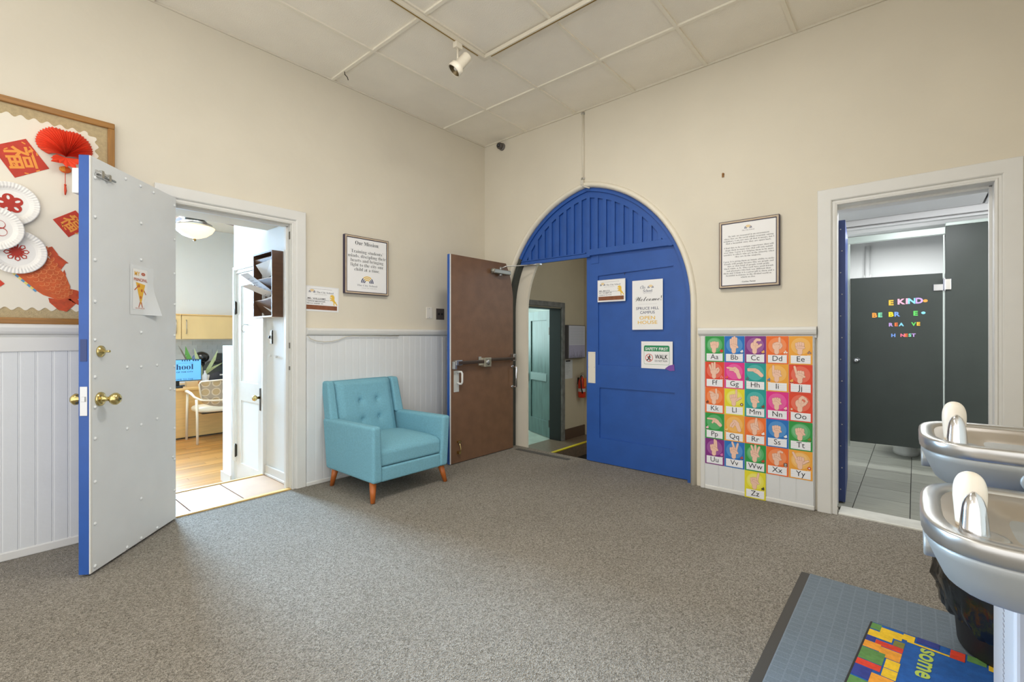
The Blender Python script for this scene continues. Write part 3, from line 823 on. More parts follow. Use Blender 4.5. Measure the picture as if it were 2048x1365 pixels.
def draw_letter(W_, Hh, w):
    c = W_/2; E_ = MB(); N_ = MB(); out = []
    logo(E_, c, Hh-.072, .026, w, 1, 2)
    write(N_, serif('The City School'), c, Hh-.086, .012, w, 3, width=.085)
    paras = [["My kids are treasured in an environment", "where they see the racial ethnic economic among", "neighbors, I am not sure all that it means, but I", "find a beautiful story they are apart back."],
             ["I find this to be a unique experience that will", "shape them in many ways that will only unfold", "over time. I pray it is helping them to be more", "sensitive to others who are in the minority when", "they are in the majority."],
             ["I pray it is giving them an innate ability to make", "friends with people because they are people and", "this or that kind of people (with pride,", "black white, a, b). They each have good friends", "and playmates who look very different than", "them and I think it is a great gift to them and a", "beautiful testimony to the divided world in", "which we live."]]
    y = Hh-.122
    for p in paras:
        P_m = MB(); out.append(('paragraph', P_m))
        for t in p:
            write(P_m, serif(t), c, y, .0165, w, 0, width=min(.345, .345*len(t)/48), off=-.012); y -= .0176
        y -= .0165
    S_ = MB(); write(S_, '- ' + serif('Gordon, Parent'), c, y, .015, w, 0, width=.10)
    return [('emblem', E_), ('school_name', N_)] + out + [('signature', S_)]
framed('framed_letter', 'framed page of small text on the back wall beside the restroom', BW(2.545,1.562), .412, .508, draw_letter)

def staff_sign(name, label, M, role):
    s_ = thing(name, label, 'sign', M)
    part('sheet', MB().box(0,.286,0,.205,0,.0012), mat('laminate',(226,226,226),.25), s_)
    mb = MB().rect(.008,.278,.010,.196,.0018,0)
    mb.rect(.010,.272,.014,.050,.0024,1)
    mb.rect(.03,.225,.183,.1845,.0024,3)
    logo(mb, .055, .150, .028, .0024, 5, 2)
    write(mb, serif('The City School'), .165, .150, .020, .0024, 3, width=.145)
    write(mb, 'LIGHT TO THE CITY', .125, .136, .007, .0024, 3, width=.11)
    for (t, y, sz, wd) in role: write(mb, t, .018, y, sz, .0024, 4, 'LEFT', width=wd, off=.012)
    mb.rect(.012,.205,.0925,.0942,.0024,4)
    lion(mb, .205, .056, .088, .0024, 5)
    part('print', mb, [M_PAPER, mat('wood_bar_print',(140,84,52),.6,var=.25,vscale=30), M_NAVY, flat((120,120,124)), M_INK, M_GOLD], s_)
staff_sign('staff_name_sign', 'paper name sign with brown bar and gold lion beside the office door', LW(-2.060,1.400,.001) @ Matrix.Rotation(math.radians(-1),4,'Z'),
           [('MS. WILLIAMS',.098,.017,.15),('OFFICE MANAGER',.076,.015,.15),('BOOK KEEPER 101',.060,.011,.13)])
staff_sign('staff_name_sign', 'paper name sign with brown bar and gold lion on the blue door', BW(1.425,1.515,.0568),
           [('MR. MALTZ',.098,.014,.11),('ST. CAMPUS',.078,.013,.13),('ADMINISTRATION',.060,.010,.13)])

# welcome poster and safety sign on the blue door (recessed panel face at y = .083)
s_ = thing('welcome_poster', 'white Welcome Spruce Hill Campus Open House poster on the blue door', 'poster', BW(1.774,1.253,.0665))
part('sheet', MB().box(0,.282,0,.436,0,.001), M_PAPER, s_)
mb = MB()
write(mb, serif('The'), .10,.382,.012,.0018,3)
write(mb, serif('City'), .10,.360,.034,.0018,3, width=.05); write(mb, serif('School'), .145,.330,.034,.0018,3, width=.085)
write(mb, 'LIGHT OF THE CITY', .145,.318,.008,.0018,3,width=.08)
logo(mb,.172,.362,.028,.0018,1,2)
write(mb, serif('Welcome!','s'), .146,.252,.062,.0018,0,width=.245,shear=.15,off=-.005)
mb.rect(.06,.23,.224,.2248,.0018,3)
write(mb,'SPRUCE HILL',.142,.176,.034,.0018,2,width=.21); write(mb,'CAMPUS',.142,.140,.034,.0018,2,width=.135)
write(mb,'OPEN',.142,.090,.042,.0018,1,width=.145,off=.01); write(mb,'HOUSE',.142,.050,.042,.0018,1,width=.18,off=.01)
part('lettering', mb, [M_INK, M_GOLD, M_NAVY, flat((120,124,140))], s_)
s_ = thing('safety_sign', 'white Safety First Walk Do Not Run sign on the blue door', 'sign', BW(1.860,.915,.0665))
part('sheet', MB().box(0,.282,0,.235,0,.001), M_PAPER, s_)
def rrect(a,b_,c,d,r,n=4):
    P = []
    for cx_,cy_,t0 in ((b_-r,d-r,0),(a+r,d-r,90),(a+r,c+r,180),(b_-r,c+r,270)):
        for k in range(n+1):
            t = math.radians(t0+90*k/n); P.append((cx_+r*math.cos(t), cy_+r*math.sin(t)))
    return P
mb = MB().poly(rrect(.025,.255,.035,.20,.014), .0016, 0)
mb.poly(rrect(.027,.253,.037,.198,.013), .0019, 1)
vs, fs = flat_geo([p for p in rrect(.025,.255,.12,.20,.014) if p[1] > .149]+[(.025,.149),(.255,.149)], [], .0022)
mb.add(vs, fs, 0)
write(mb,'SAFETY FIRST',.140,.159,.034,.0027,1,width=.205,off=.02)
mb.ringarc(.073,.092,.030,.035,0,2*PI,.0023,3,24)
mb.disc(.078,.112,.006,.0023,2,10).capsule((.076,.102),(.070,.088),.006,.0023,2).capsule((.070,.088),(.082,.076),.004,.0023,2).capsule((.070,.088),(.060,.074),.004,.0023,2)
mb.capsule((.074,.102),(.088,.096),.003,.0023,2).capsule((.074,.102),(.060,.094),.003,.0023,2).capsule((.082,.076),(.080,.066),.0035,.0023,2).capsule((.060,.074),(.052,.072),.0035,.0023,2)
mb.capsule((.052,.113),(.094,.071),.0022,.0027,3)
write(mb,'WALK',.182,.085,.052,.0023,2,width=.115,off=.025)
write(mb,'DO NOT RUN',.180,.060,.022,.0023,2,width=.11,off=.01)
part('print', mb, [flat((44,140,92)), M_PAPER, M_INK, flat((200,70,50))], s_)
solo('purple_tape', MB().poly([(2.075,.918),(2.11,.946),(2.155,.958),(2.160,.905),(2.12,.900)], 0).move(BW(0,0,.0645)), mat('purple_tape',(120,70,160),.3), 'torn piece of purple tape at the corner of the safety sign', 'tape')

# switch plates, conduit, camera, wall hook, cable
M_PLATE = mat('ivory_plate',(232,226,214),.35)
bp_ = thing('blank_switch_plate', 'blank ivory wall plate above the chair rail', 'wall plate', LW(-.838,1.372))
part('plate', MB().box(0,.074,0,.113,0,.006), M_PLATE, bp_, bev=.003)
for v_ in (.012, .10): part('screw', MB().cyl((.037,v_,.006),(.037,v_,.0072),.004,8), M_STEEL, bp_)
bs = thing('brown_outlet_plate', 'grey brown wall plate with two dark holes behind the brown door', 'wall plate', LW(-.711,1.366))
part('plate', MB().box(0,.104,0,.112,0,.007), mat('bronze_plate',(104,94,86),.4,.4), bs, bev=.002)
part('socket', MB().cyl((.032,.056,.006),(.032,.056,.0085),.012,12), M_BLACK, bs)
part('socket', MB().cyl((.074,.056,.006),(.074,.056,.0085),.012,12), M_BLACK, bs)
cd = thing('wall_conduit', 'thin painted cable conduit running down to the arch tip', 'conduit', (1.306,-.012,2.66))
part('pipe', MB().tube([(0,.004,.0),(0,.004,.655)], .010, 10), M_WALL, cd)
part('strap', MB().box(-.016,.016,-.008,.012,.64,.66), M_STEEL, cd, bev=.003)
part('strap', MB().box(-.016,.016,-.008,.012,.02,.04), M_STEEL, cd, bev=.003)
part('contact_box', MB().box(-.016,.016,-.022,.002,-.035,.012), mat('pale_plastic',(206,200,186),.4), cd, bev=.004)
part('cable_end', MB().tube([(0,-.02,-.03),(.02,-.018,-.05),(.05,-.01,-.065),(.075,.0,-.075)], .007, 6), mat('pale_plastic',(206,200,186)), cd)
cm = thing('dome_camera', 'small grey security camera on the wall just below the ceiling corner', 'camera', BW(.270,3.268))
part('mount', MB().lathe([(.040,0),(.040,.012),(.030,.02),(.0005,.021)], Matrix.Identity(4), 20), mat('camera_grey',(110,104,98),.5), cm)
part('eyeball', MB().sphere((-.004,.002,.040),.036), mat('camera_dark',(84,78,74),.4), cm)
part('lens', MB().lathe([(.020,0),(.018,.006),(.009,.007),(.0075,.003),(.0002,.003)], Matrix.Translation((-.006,.004,.040)) @ Matrix.Rotation(math.radians(18),4,'Y') @ Matrix.Rotation(math.radians(12),4,'X') @ Matrix.Translation((0,0,.030)), 18), M_BLACK, cm)
solo('wall_nail', MB().cyl((2.568,0,2.452),(2.568,-.014,2.45),.007,8).box(2.558,2.574,-.006,0,2.425,2.455), mat('rust_brown',(140,96,40),.6), 'small rusty brown nail high on the back wall', 'nail')
solo('ceiling_hook', MB().tube([(.20,-1.83,3.337),(.205,-1.83,3.31),(.225,-1.82,3.285),(.23,-1.815,3.262)], .0035, 6), M_DKMETAL, 'short bent wire hanging from the ceiling grid', 'hook')
solo('loose_cable', MB().tube([(.056,-2.06,1.196),(.05,-2.04,1.176),(.05,-1.99,1.158),(.05,-1.93,1.15),(.05,-1.86,1.153),(.05,-1.79,1.168),(.05,-1.73,1.192),(.052,-1.68,1.197),(.052,-1.2,1.197)], .0035, 6), mat('pale_plastic',(206,200,186)), 'thin pale cable sagging under the chair rail', 'cable')

# track lighting on the ceiling
tk = thing('lighting_track', 'white L-shaped lighting track fixed to the ceiling grid', 'track', (1.205,-1.245,3.305))
M_TRK = mat('track_cream',(226,218,200),.35)
part('rail', MB().box(-.017,.017,-3.0,.017,-.002,.027), M_TRK, tk, bev=.002)
part('rail', MB().box(.017,2.4,-.017,.017,-.002,.027), M_TRK, tk, bev=.002)
part('slot', MB().box(-.005,.005,-2.98,-.07,-.003,.002), mat('brass_slot',(150,122,56),.4,.4), tk, label='brass coloured contact slot')
part('slot', MB().box(.07,2.38,-.005,.005,-.003,.002), mat('brass_slot',(120,96,40)), tk, label='brass coloured contact slot')
sp = thing('track_spotlight', 'white spotlight hanging from the lighting track', 'spotlight', (1.205,-1.52,3.302))
part('adapter', MB().box(-.019,.019,-.03,.03,-.042,.0005), M_TRK, sp, bev=.004)
part('stem', MB().tube([(0,0,-.04),(0,0,-.115),(.004,.0,-.13),(.03,.012,-.135)], .008, 8), M_TRK, sp)
ax = Vector((.05,.25,.0)) # aimed down and towards the camera
hd = Vector((-.30,-.42,-.62)).normalized()
Mh = Matrix.Translation((.035,.015,-.14)) @ hd.to_track_quat('Z','Y').to_matrix().to_4x4()
hs_ = part('lamp_can', MB().lathe([(.0005,-.062),(.030,-.060),(.036,-.05),(.037,.048),(.052,.056),(.053,.098),(.048,.100),(.046,.060),(.0005,.058)], Mh, 22), M_TRK, sp)
part('reflector', MB().lathe([(.0455,.094),(.030,.070),(.018,.062),(.0005,.0605)], Mh, 22, cap=False), mat('lamp_reflector',(110,96,70),.3,.8), hs_, label='dark reflector ring')
part('bulb', MB().lathe([(.017,.062),(.016,.078),(.010,.086),(.0005,.088)], Mh, 16), mat('frosted_bulb',(214,210,200),.2), hs_)

# ------------------------------------------------------------------ bulletin board
bb = thing('bulletin_board', 'large wood-framed bulletin board with burlap and scalloped white paper', 'bulletin board', LW(-4.75,1.262,.0))
U0 = -4.75; Z0 = 1.262; BWD = -3.234-U0; BH = 2.478-Z0
M_FR = mat('golden_oak_frame',(162,112,46),.35,var=.25,vscale=6,stretch=(1,14,1))
M_BURL = mat('burlap',(190,170,130),.9,var=.14,vscale=60,bump=.4,bscale=220)
part('backing', MB().box(.01,BWD-.01,.01,BH-.01,.0,.014), M_BURL, bb)
fw_ = .034
part('frame_rail', MB().box(0,BWD,0,fw_,0,.03), M_FR, bb, bev=.004)
part('frame_rail', MB().box(0,BWD,BH-fw_,BH,0,.03), M_FR, bb, bev=.004)
part('frame_rail', MB().box(BWD-fw_*.95,BWD,fw_,BH-fw_,0,.03), mat('golden_oak_upright',(162,112,46),.35,var=.25,vscale=6,stretch=(14,1,1)), bb, bev=.004)
part('frame_rail', MB().box(0,fw_*.95,fw_,BH-fw_,0,.03), mat('golden_oak_upright',(162,112,46)), bb, bev=.004)
pts = []
x0, x1, y0, y1 = .16, -3.315-U0, 1.345-Z0, 2.388-Z0; a = .0085; wl_ = .052
def scal(p, q, nx, ny):
    L = math.hypot(q[0]-p[0], q[1]-p[1]); n = max(1, round(L/wl_))
    for k in range(n*12):
        t = k/(n*12); h = a*math.sin(2*PI*n*t)
        pts.append((p[0]+(q[0]-p[0])*t + nx*h, p[1]+(q[1]-p[1])*t + ny*h))
scal((x0,y0),(x1,y0),0,-1); scal((x1,y0),(x1,y1-.03),1,0); scal((x1,y1-.03),(x1-.04,y1),.7,.7); scal((x1-.04,y1),(x0,y1),0,1); scal((x0,y1),(x0,y0),-1,0)
vs, fs = plate_geo(pts, [], .002)
part('paper_sheet', MB().add([(p[0],p[1],p[2]+.014) for p in vs], fs), mat('cream_paper',(232,224,206),.75,var=.03,vscale=2,bump=.1,bscale=6), bb)
RED = flat((206,58,30)); GLD = flat((232,150,60))
def diamond(name, label, P, ch, rot, sz):
    c_ = (sum(p[0] for p in P)/4, sum(p[1] for p in P)/4)
    t = thing(name, label, 'decoration', LW(c_[0], c_[1], .0165))
    Q = [(p[0]-c_[0], p[1]-c_[1]) for p in P]
    part('sheet', MB().prism(Q, 0, .0015), mat('red_card',(198,52,26),.55,var=.18,vscale=18), t)
    g = text_geo(ch, 'CENTER', .015); mb = MB()
    co, si = math.cos(rot), math.sin(rot)
    mb.add([((p[0]*sz)*co-(p[1]*sz-.36*sz)*si, (p[0]*sz)*si+(p[1]*sz-.36*sz)*co, .0022) for p in g[0]], g[1], 0)
    for k in range(10):
        an = random.uniform(0,6.28); rr_ = random.uniform(.25,.5)*sz*1.35
        mb.capsule((rr_*math.cos(an), rr_*math.sin(an)), (rr_*math.cos(an)+.012*math.cos(an+1.3), rr_*math.sin(an)+.012*math.sin(an+1.3)), .0028, .002, 0)
    part('gold_lettering', mb, GLD, t)
diamond('red_diamond_card','large red diamond card with a gold character left of the paper lantern',[(-3.735,2.195),(-3.607,2.273),(-3.516,2.135),(-3.648,2.05)],'福',math.radians(-75),.125)
diamond('red_diamond_card','small red diamond card with a gold character under the paper lantern',[(-3.502,1.853),(-3.408,1.923),(-3.345,1.842),(-3.437,1.763)],'福',math.radians(-50),.085)
solo('red_diamond_card', MB().prism([(-3.72,1.515),(-3.685,1.475),(-3.72,1.44),(-3.76,1.475)],.0165,.018,plane='yz'), RED, 'sliver of a red diamond card below the paper plates at the left edge', 'decoration')

# honeycomb tissue lantern
ln = thing('paper_lantern', 'red honeycomb tissue lantern with a tassel on the bulletin board', 'lantern', LW(-3.452,2.285,.0165))
mbl = MB()
# pleated fan of tissue gores spreading from the bottom centre
n = 34; rings = []
for i in range(n*2+1):
    dg_ = 4 + 172*i/(n*2)
    ph = math.radians(dg_)
    tb = [(4,.070),(15,.112),(28,.138),(50,.163),(70,.174),(90,.160)]
    da = dg_ if dg_ <= 90 else 180-dg_
    ex = next(r0+(r1-r0)*(da-d0)/(d1-d0) for (d0,r0),(d1,r1) in zip(tb, tb[1:]) if d0-1e-6 <= da <= d1+1e-6)
    pleat = (1.0 if i % 2 else .84) + random.uniform(-.05, .05)
    edge = 1.0 if i % 2 else .955
    ring_ = []
    for k in range(12):
        q = k/11
        wv = .006 + .078*pleat*math.sin(PI*min(1, .10+.9*q**.8))**.7*(.75+.25*math.sin(ph)) if q < 1 else .003
        sw_ = .16*q*(1-q)*math.cos(ph)
        ring_.append((ex*edge*q*math.cos(ph+sw_), -.074 + ex*edge*q*math.sin(ph+sw_), wv))
    rings.append(ring_)
mbl.loft(rings, 0, False, False, closed=False)
mbl.f = [f[::-1] for f in mbl.f]
part('tissue_ball', mbl, mat('red_tissue',(232,66,30),.7,trans=0,var=.08,vscale=40), ln)
mbp = MB()
for k in range(9):
    an = -PI/2 + (k-4)*.28; L = .06 + .012*(k % 3)
    d = Vector((math.cos(an)*1.2, math.sin(an)*.55, .25)).normalized(); p0 = Vector((0,-.080,.040))
    sd = Vector((-d.y, d.x, 0)).normalized()*.016
    mbp.add([p0, p0+d*L*.6+sd, p0+d*L+Vector((0,0,.012)), p0+d*L*.6-sd], [(0,3,2,1)])
part('tissue_petals', mbp, mat('red_tissue',(232,66,30)), ln)
part('tag', MB().lathe([(.024,0),(.026,.004),(.024,.008),(.0005,.010)], Matrix.Translation((0,-.142,.01)) @ Matrix.Diagonal((1,.75,1,1)), 16), mat('orange_card',(224,96,30),.6), ln)
mt = MB(); g = text_geo('福'); mt.add([((p[0]-.48)*.028, p[1]*.028-.152, .0212) for p in g[0]], g[1])
part('tag_lettering', mt, flat((240,190,60)), ln)
part('tassel', MB().cyl((0,-.16,.012),(0,-.225,.012),.0016,6).sphere((0,-.228,.012),.006,0,8,6).tube([(0,-.232,.012),(.001,-.26,.012),(.0,-.285,.012)],[.004,.006,.003],8), mat('tassel_red',(206,70,40),.7), ln)

# paper plates with paper-cut flowers and the fish
def plate_thing(y, z, r, w, rot, kind, label):
    t = thing('paper_plate', label, 'paper plate', LW(y,z,w) @ Matrix.Rotation(rot,4,'Z'))
    n = 96; prof = [(.0005,.004),(.62*r,.004),(.70*r,.008),(.80*r,.016),(.97*r,.019),(r,.017),(.985*r,.012),(.80*r,.011),(.66*r,.001),(.0005,.0)]
    R = []
    for j,(rr_,h) in enumerate(prof):
        ring_ = []
        for k in range(n):
            fl_ = (.0011 if k % 2 else -.0009) if 2 < j < 7 else 0
            an = 2*PI*k/n
            ring_.append((rr_*math.cos(an), rr_*math.sin(an), h+fl_))
        R.append(ring_)
    mb = MB().loft(R[::-1], 0, False, True)
    mb.f = [f for f in mb.f]
    part('dish', mb, mat('paper_plate_white',(236,233,226),.6), t)
    mb = MB()
    if kind == 'five':
        for k in range(5):
            an = 2*PI*k/5+.3
            vs_, fs_ = flat_geo([(.27*r*math.cos(an)+.20*r*math.cos(2*PI*i/18), .27*r*math.sin(an)+.20*r*math.sin(2*PI*i/18)) for i in range(18)],
                                 [[(.29*r*math.cos(an)+.10*r*math.cos(2*PI*i/12)*math.cos(an)-.055*r*math.sin(2*PI*i/12)*math.sin(an), .29*r*math.sin(an)+.10*r*math.cos(2*PI*i/12)*math.sin(an)+.055*r*math.sin(2*PI*i/12)*math.cos(an)) for i in range(12)]], .0052+.0002*k)
            mb.add(vs_, fs_)
        mb.disc(0,0,.13*r,.0066)
    elif kind == 'open':
        for k in range(5):
            an = 2*PI*k/5+.3
            vs_, fs_ = flat_geo([(.28*r*math.cos(an)+.20*r*math.cos(2*PI*i/18), .28*r*math.sin(an)+.20*r*math.sin(2*PI*i/18)) for i in range(18)],
                                 [[(.30*r*math.cos(an)+.165*r*math.cos(2*PI*i/16), .30*r*math.sin(an)+.165*r*math.sin(2*PI*i/16)) for i in range(16)]], .0052+.0002*k)
            mb.add(vs_, fs_)
        for k in range(22):
            an = 2*PI*k/22; mb.poly([(.10*r*math.cos(an-.12),.10*r*math.sin(an-.12)),(.23*r*math.cos(an),.23*r*math.sin(an)),(.10*r*math.cos(an+.12),.10*r*math.sin(an+.12))], .0066)
        mb.disc(0,0,.14*r,.0068)
    else:
        for k in range(8):
            an = 2*PI*k/8
            P = [(.42,.0),(.34,.10),(.18,.07),(.06,.03),(.06,-.03),(.18,-.07),(.34,-.10)]
            Hh_ = [(.38,.0),(.33,.06),(.24,.03),(.24,-.03),(.33,-.06)]
            rt_ = lambda p: (r*(p[0]*math.cos(an)-p[1]*math.sin(an)), r*(p[0]*math.sin(an)+p[1]*math.cos(an)))
            vs_, fs_ = flat_geo([rt_(p) for p in P], [[rt_(p) for p in Hh_]], .0052+.0002*k)
            mb.add(vs_, fs_)
        mb.disc(0,0,.15*r,.0072)
    part('paper_cut_flower', mb, flat((176,44,26)), t)
plate_thing(-3.667,1.905,.115,.019,.2,'five','uppermost paper plate with a five-petal red paper-cut flower')
plate_thing(-3.728,1.760,.115,.042,.5,'open','middle paper plate with an outlined red flower cut by the photo edge')
plate_thing(-3.642,1.650,.118,.019,.1,'lace','lowest paper plate with a lacy red paper-cut flower above the fish tail')
fh_ = thing('paper_fish', 'orange paper fish body and tail hanging below the paper plates', 'decoration', LW(-3.55,1.50,.0165))
Fp = lambda y, z: (y+3.55, z-1.50)
ORG = mat('orange_paper',(214,96,40),.6,var=.2,vscale=26); ORL = flat((232,150,90)); DK = flat((120,50,20))
body = [Fp(*p) for p in [(-3.67,1.56),(-3.60,1.475),(-3.54,1.425),(-3.48,1.40),(-3.435,1.415),(-3.43,1.48),(-3.45,1.545),(-3.49,1.60),(-3.54,1.66),(-3.60,1.68)]]
part('body', MB().prism(body, 0, .0014), ORG, fh_)
sc = MB()
for i in range(9):
    for j in range(7):
        t = i/8; ex = Vector((-3.60,1.64)).lerp(Vector((-3.452,1.44)), t); wd = .078*(1-.62*t)
        nn = Vector((.80,.60)); p = ex + nn*(wd*(j-3)/3.0) + Vector((.6,-.8))*(.010 if j % 2 else 0)
        q = Fp(p.x, p.y); r_ = .0175*(1-.45*t)
        an0 = -.93
        sc.ringarc(q[0], q[1], 0.0001, r_, an0-1.7, an0+1.7, .0018+.00003*(i+j%2), 0, 6)
        sc.ringarc(q[0], q[1], r_*.84, r_, an0-1.6, an0+1.6, .0022+.00003*(i+j%2), 1, 6)
part('scales', sc, [ORG, ORL], fh_)
fin = MB()
for P in ([(-3.535,1.685),(-3.505,1.70),(-3.478,1.655),(-3.487,1.66),(-3.437,1.614),(-3.448,1.612),(-3.455,1.60),(-3.47,1.57),(-3.50,1.60)],
          [(-3.455,1.575),(-3.447,1.545),(-3.450,1.548),(-3.44,1.50),(-3.452,1.505),(-3.47,1.53)],
          [(-3.445,1.47),(-3.40,1.46),(-3.362,1.425),(-3.40,1.41),(-3.365,1.36),(-3.42,1.39),(-3.455,1.42)],
          [(-3.485,1.405),(-3.44,1.42),(-3.405,1.385),(-3.445,1.335),(-3.48,1.345),(-3.515,1.385),(-3.52,1.41)]):
    vs_, fs_ = plate_geo([Fp(*p) for p in P], [], .001)
    fin.add([(p[0],p[1],p[2]+.0003) for p in vs_], fs_)
part('fins', fin, mat('orange_fin_paper',(204,78,34),.6,var=.25,vscale=40), fh_)
st_ = MB()
for k in range(9):
    a_ = Vector((-3.665,1.555)).lerp(Vector((-3.565,1.447)), k/9); b_ = Vector((-3.665,1.555)).lerp(Vector((-3.565,1.447)), (k+1)/9)
    o_ = Vector((-.006,-.008))
    st_.poly([Fp(a_.x,a_.y),Fp(b_.x,b_.y),Fp(b_.x+o_.x,b_.y+o_.y),Fp(a_.x+o_.x,a_.y+o_.y)], .0018, k % 2)
part('belly_strip', st_, [flat((90,150,190)), flat((226,206,110))], fh_, label='blue and yellow striped belly strip')

# ------------------------------------------------------------------ alphabet cards
CW, CH = .1436, .1992
COLS = dict(G=(42,150,66), B=(30,112,190), P=(128,50,130), O=(236,110,40), Y=(236,164,56), R=(222,70,40), K=(222,44,134), T=(24,152,146), L=(226,214,40), U=(126,38,128))
CARDS = [('A','G','a red apple'),('B','B',''),('C','P',''),('D','O',''),('E','Y',''),('F','R',''),('G','K',''),('H','T',''),('I','Y',''),('J','R',''),
         ('K','O',''),('L','L',''),('M','T',''),('N','K',''),('O','R',''),('P','G',''),('Q','Y',''),('R','O',''),('S','B',''),('T','G',''),
         ('U','U',''),('V','B',''),('W','G',''),('X','O',''),('Y','Y',''),('Z','L','')]
CNAME = dict(G='green',B='blue',P='purple',O='orange',Y='amber',R='red',K='pink',T='teal',L='yellow',U='violet')
ICON = {'A':(206,50,36),'B':(230,230,225),'C':(236,180,90),'D':(240,235,225),'E':(150,120,110),'F':(240,130,140),'G':(240,90,70),'H':(90,110,120),'I':(90,130,180),'J':(240,180,90),
        'K':(120,60,30),'L':(100,60,30),'M':(130,60,50),'N':(240,200,190),'O':(226,110,60),'P':(240,190,200),'Q':(240,200,130),'R':(240,240,240),'S':(240,240,240),'T':(130,130,50),
        'U':(220,120,180),'V':(190,80,70),'W':(190,60,40),'X':(30,20,20),'Y':(200,70,40),'Z':(60,60,50)}
PX_ = [-.19,-.07,.05,.165]; PY_ = [.03,.07,.08,.05]      # finger roots: pinky, ring, middle, index
def hand(L):
    """outline strokes (points, radius) of a hand sign in a unit square"""
    S = [([(0,-.48),(0,-.30)], .135), ([(-.05,-.14),(-.06,-.02)], .185), ([(.08,-.14),(.07,-.02)], .16)]
    F = []
    def up(i, ln=None, dx=0.0): 
        l = ln or (.30,.38,.42,.38)[i]
        F.append(([(PX_[i],PY_[i]),(PX_[i]+dx,PY_[i]+l)], .062))
    def curl(i): F.append(([(PX_[i],PY_[i]+.06),(PX_[i]+.01,PY_[i]-.06)], .068))
    th_in = lambda: F.append(([(.24,-.18),(.10,-.06),(-.06,-.02)], .06))
    th_out = lambda: F.append(([(.2,-.2),(.32,-.08),(.44,-.02)], .06))
    th_side = lambda: F.append(([(.22,-.2),(.27,-.02),(.26,.12)], .062))
    if L == 'A': [curl(i) for i in range(4)]; th_side()
    elif L == 'B': [up(i) for i in range(4)]; th_in()
    elif L in 'CO':
        F.append(([(.0,.02),(.02,.22),(.14,.34),(.30,.32 if L=='C' else .24)], .085)); F.append(([(.12,-.16),(.26,-.10),(.38,.0 if L=='C' else .10)], .07))
        if L == 'O': F.append(([(.30,.24),(.38,.10)], .06))
    elif L == 'D': up(3, .40); F.append(([(-.1,.06),(.02,.12),(.22,.08)], .07)); F.append(([(.2,-.2),(.28,-.06),(.24,.06)], .06))
    elif L == 'E': [curl(i) for i in range(4)]; F.append(([(.22,-.16),(.05,-.12),(-.14,-.12)], .06))
    elif L == 'F': [up(i, None, -.05*(2-i)) for i in range(3)]; F.append(([(.165,.05),(.28,.14),(.34,.04)], .055)); F.append(([(.2,-.2),(.3,-.08),(.34,.04)], .055))
    elif L in 'GQ': 
        S = [([(.36,-.42),(.22,-.05)], .12), ([(.2,-.02),(.06,.12)], .16)]
        if L == 'G': F = [([(.05,.16),(-.42,.20)], .055), ([(.0,.04),(-.24,.06)], .055)]
        else: F = [([(.0,.12),(-.16,-.06),(-.2,-.2)], .06), ([(.08,.02),(-.02,-.14),(-.08,-.24)], .06)]
    elif L in 'HP':
        S = [([(.42,-.22),(.22,-.02)], .115), ([(.2,.0),(.02,.10)], .14)]
        F = [([(.05,.18),(-.40,.16)], .055), ([(.03,.08),(-.38,.07)], .055)] if L == 'H' else [([(.05,.16),(-.42,.16)], .055), ([(.0,.06),(-.10,-.10)], .055)]
    elif L == 'I': up(0,.40); [curl(i) for i in (1,2,3)]; th_in()
    elif L == 'J': up(0,.40,-.10); [curl(i) for i in (1,2,3)]; th_in()
    elif L == 'K': up(3,.40,-.02); F.append(([(.05,.08),(-.12,.22),(-.26,.24)], .058)); [curl(i) for i in (0,1)]; th_side()
    elif L == 'L': up(3,.44); [curl(i) for i in (0,1,2)]; th_out()
    elif L in 'MNST': [curl(i) for i in range(4)]; F.append(([(.24,-.18),(.12,-.05),({'M':-.1,'N':.0,'S':-.06,'T':.12}[L],.04 if L != 'S' else -.08)], .058))
    elif L == 'R': up(3,.38,-.08); up(2,.40,.06); [curl(i) for i in (0,1)]; th_in()
    elif L == 'U': up(2); up(3,.40,-.03); [curl(i) for i in (0,1)]; th_in()
    elif L == 'V': up(2,None,-.14); up(3,.40,.10); [curl(i) for i in (0,1)]; th_in()
    elif L == 'W': up(1,None,-.12); up(2,None,.0); up(3,.38,.12); curl(0); th_in()
    elif L == 'X': F.append(([(.165,.05),(.10,.28),(.22,.34),(.32,.30)], .06)); [curl(i) for i in (0,1,2)]; th_in()
    elif L == 'Y': up(0,.36,-.18); [curl(i) for i in (1,2,3)]; th_out()
    elif L == 'Z': up(3,.42,.08); [curl(i) for i in (0,1,2)]; th_in()
    return S, F
SKIN = flat((238,196,172)); SKO = flat((170,112,92))
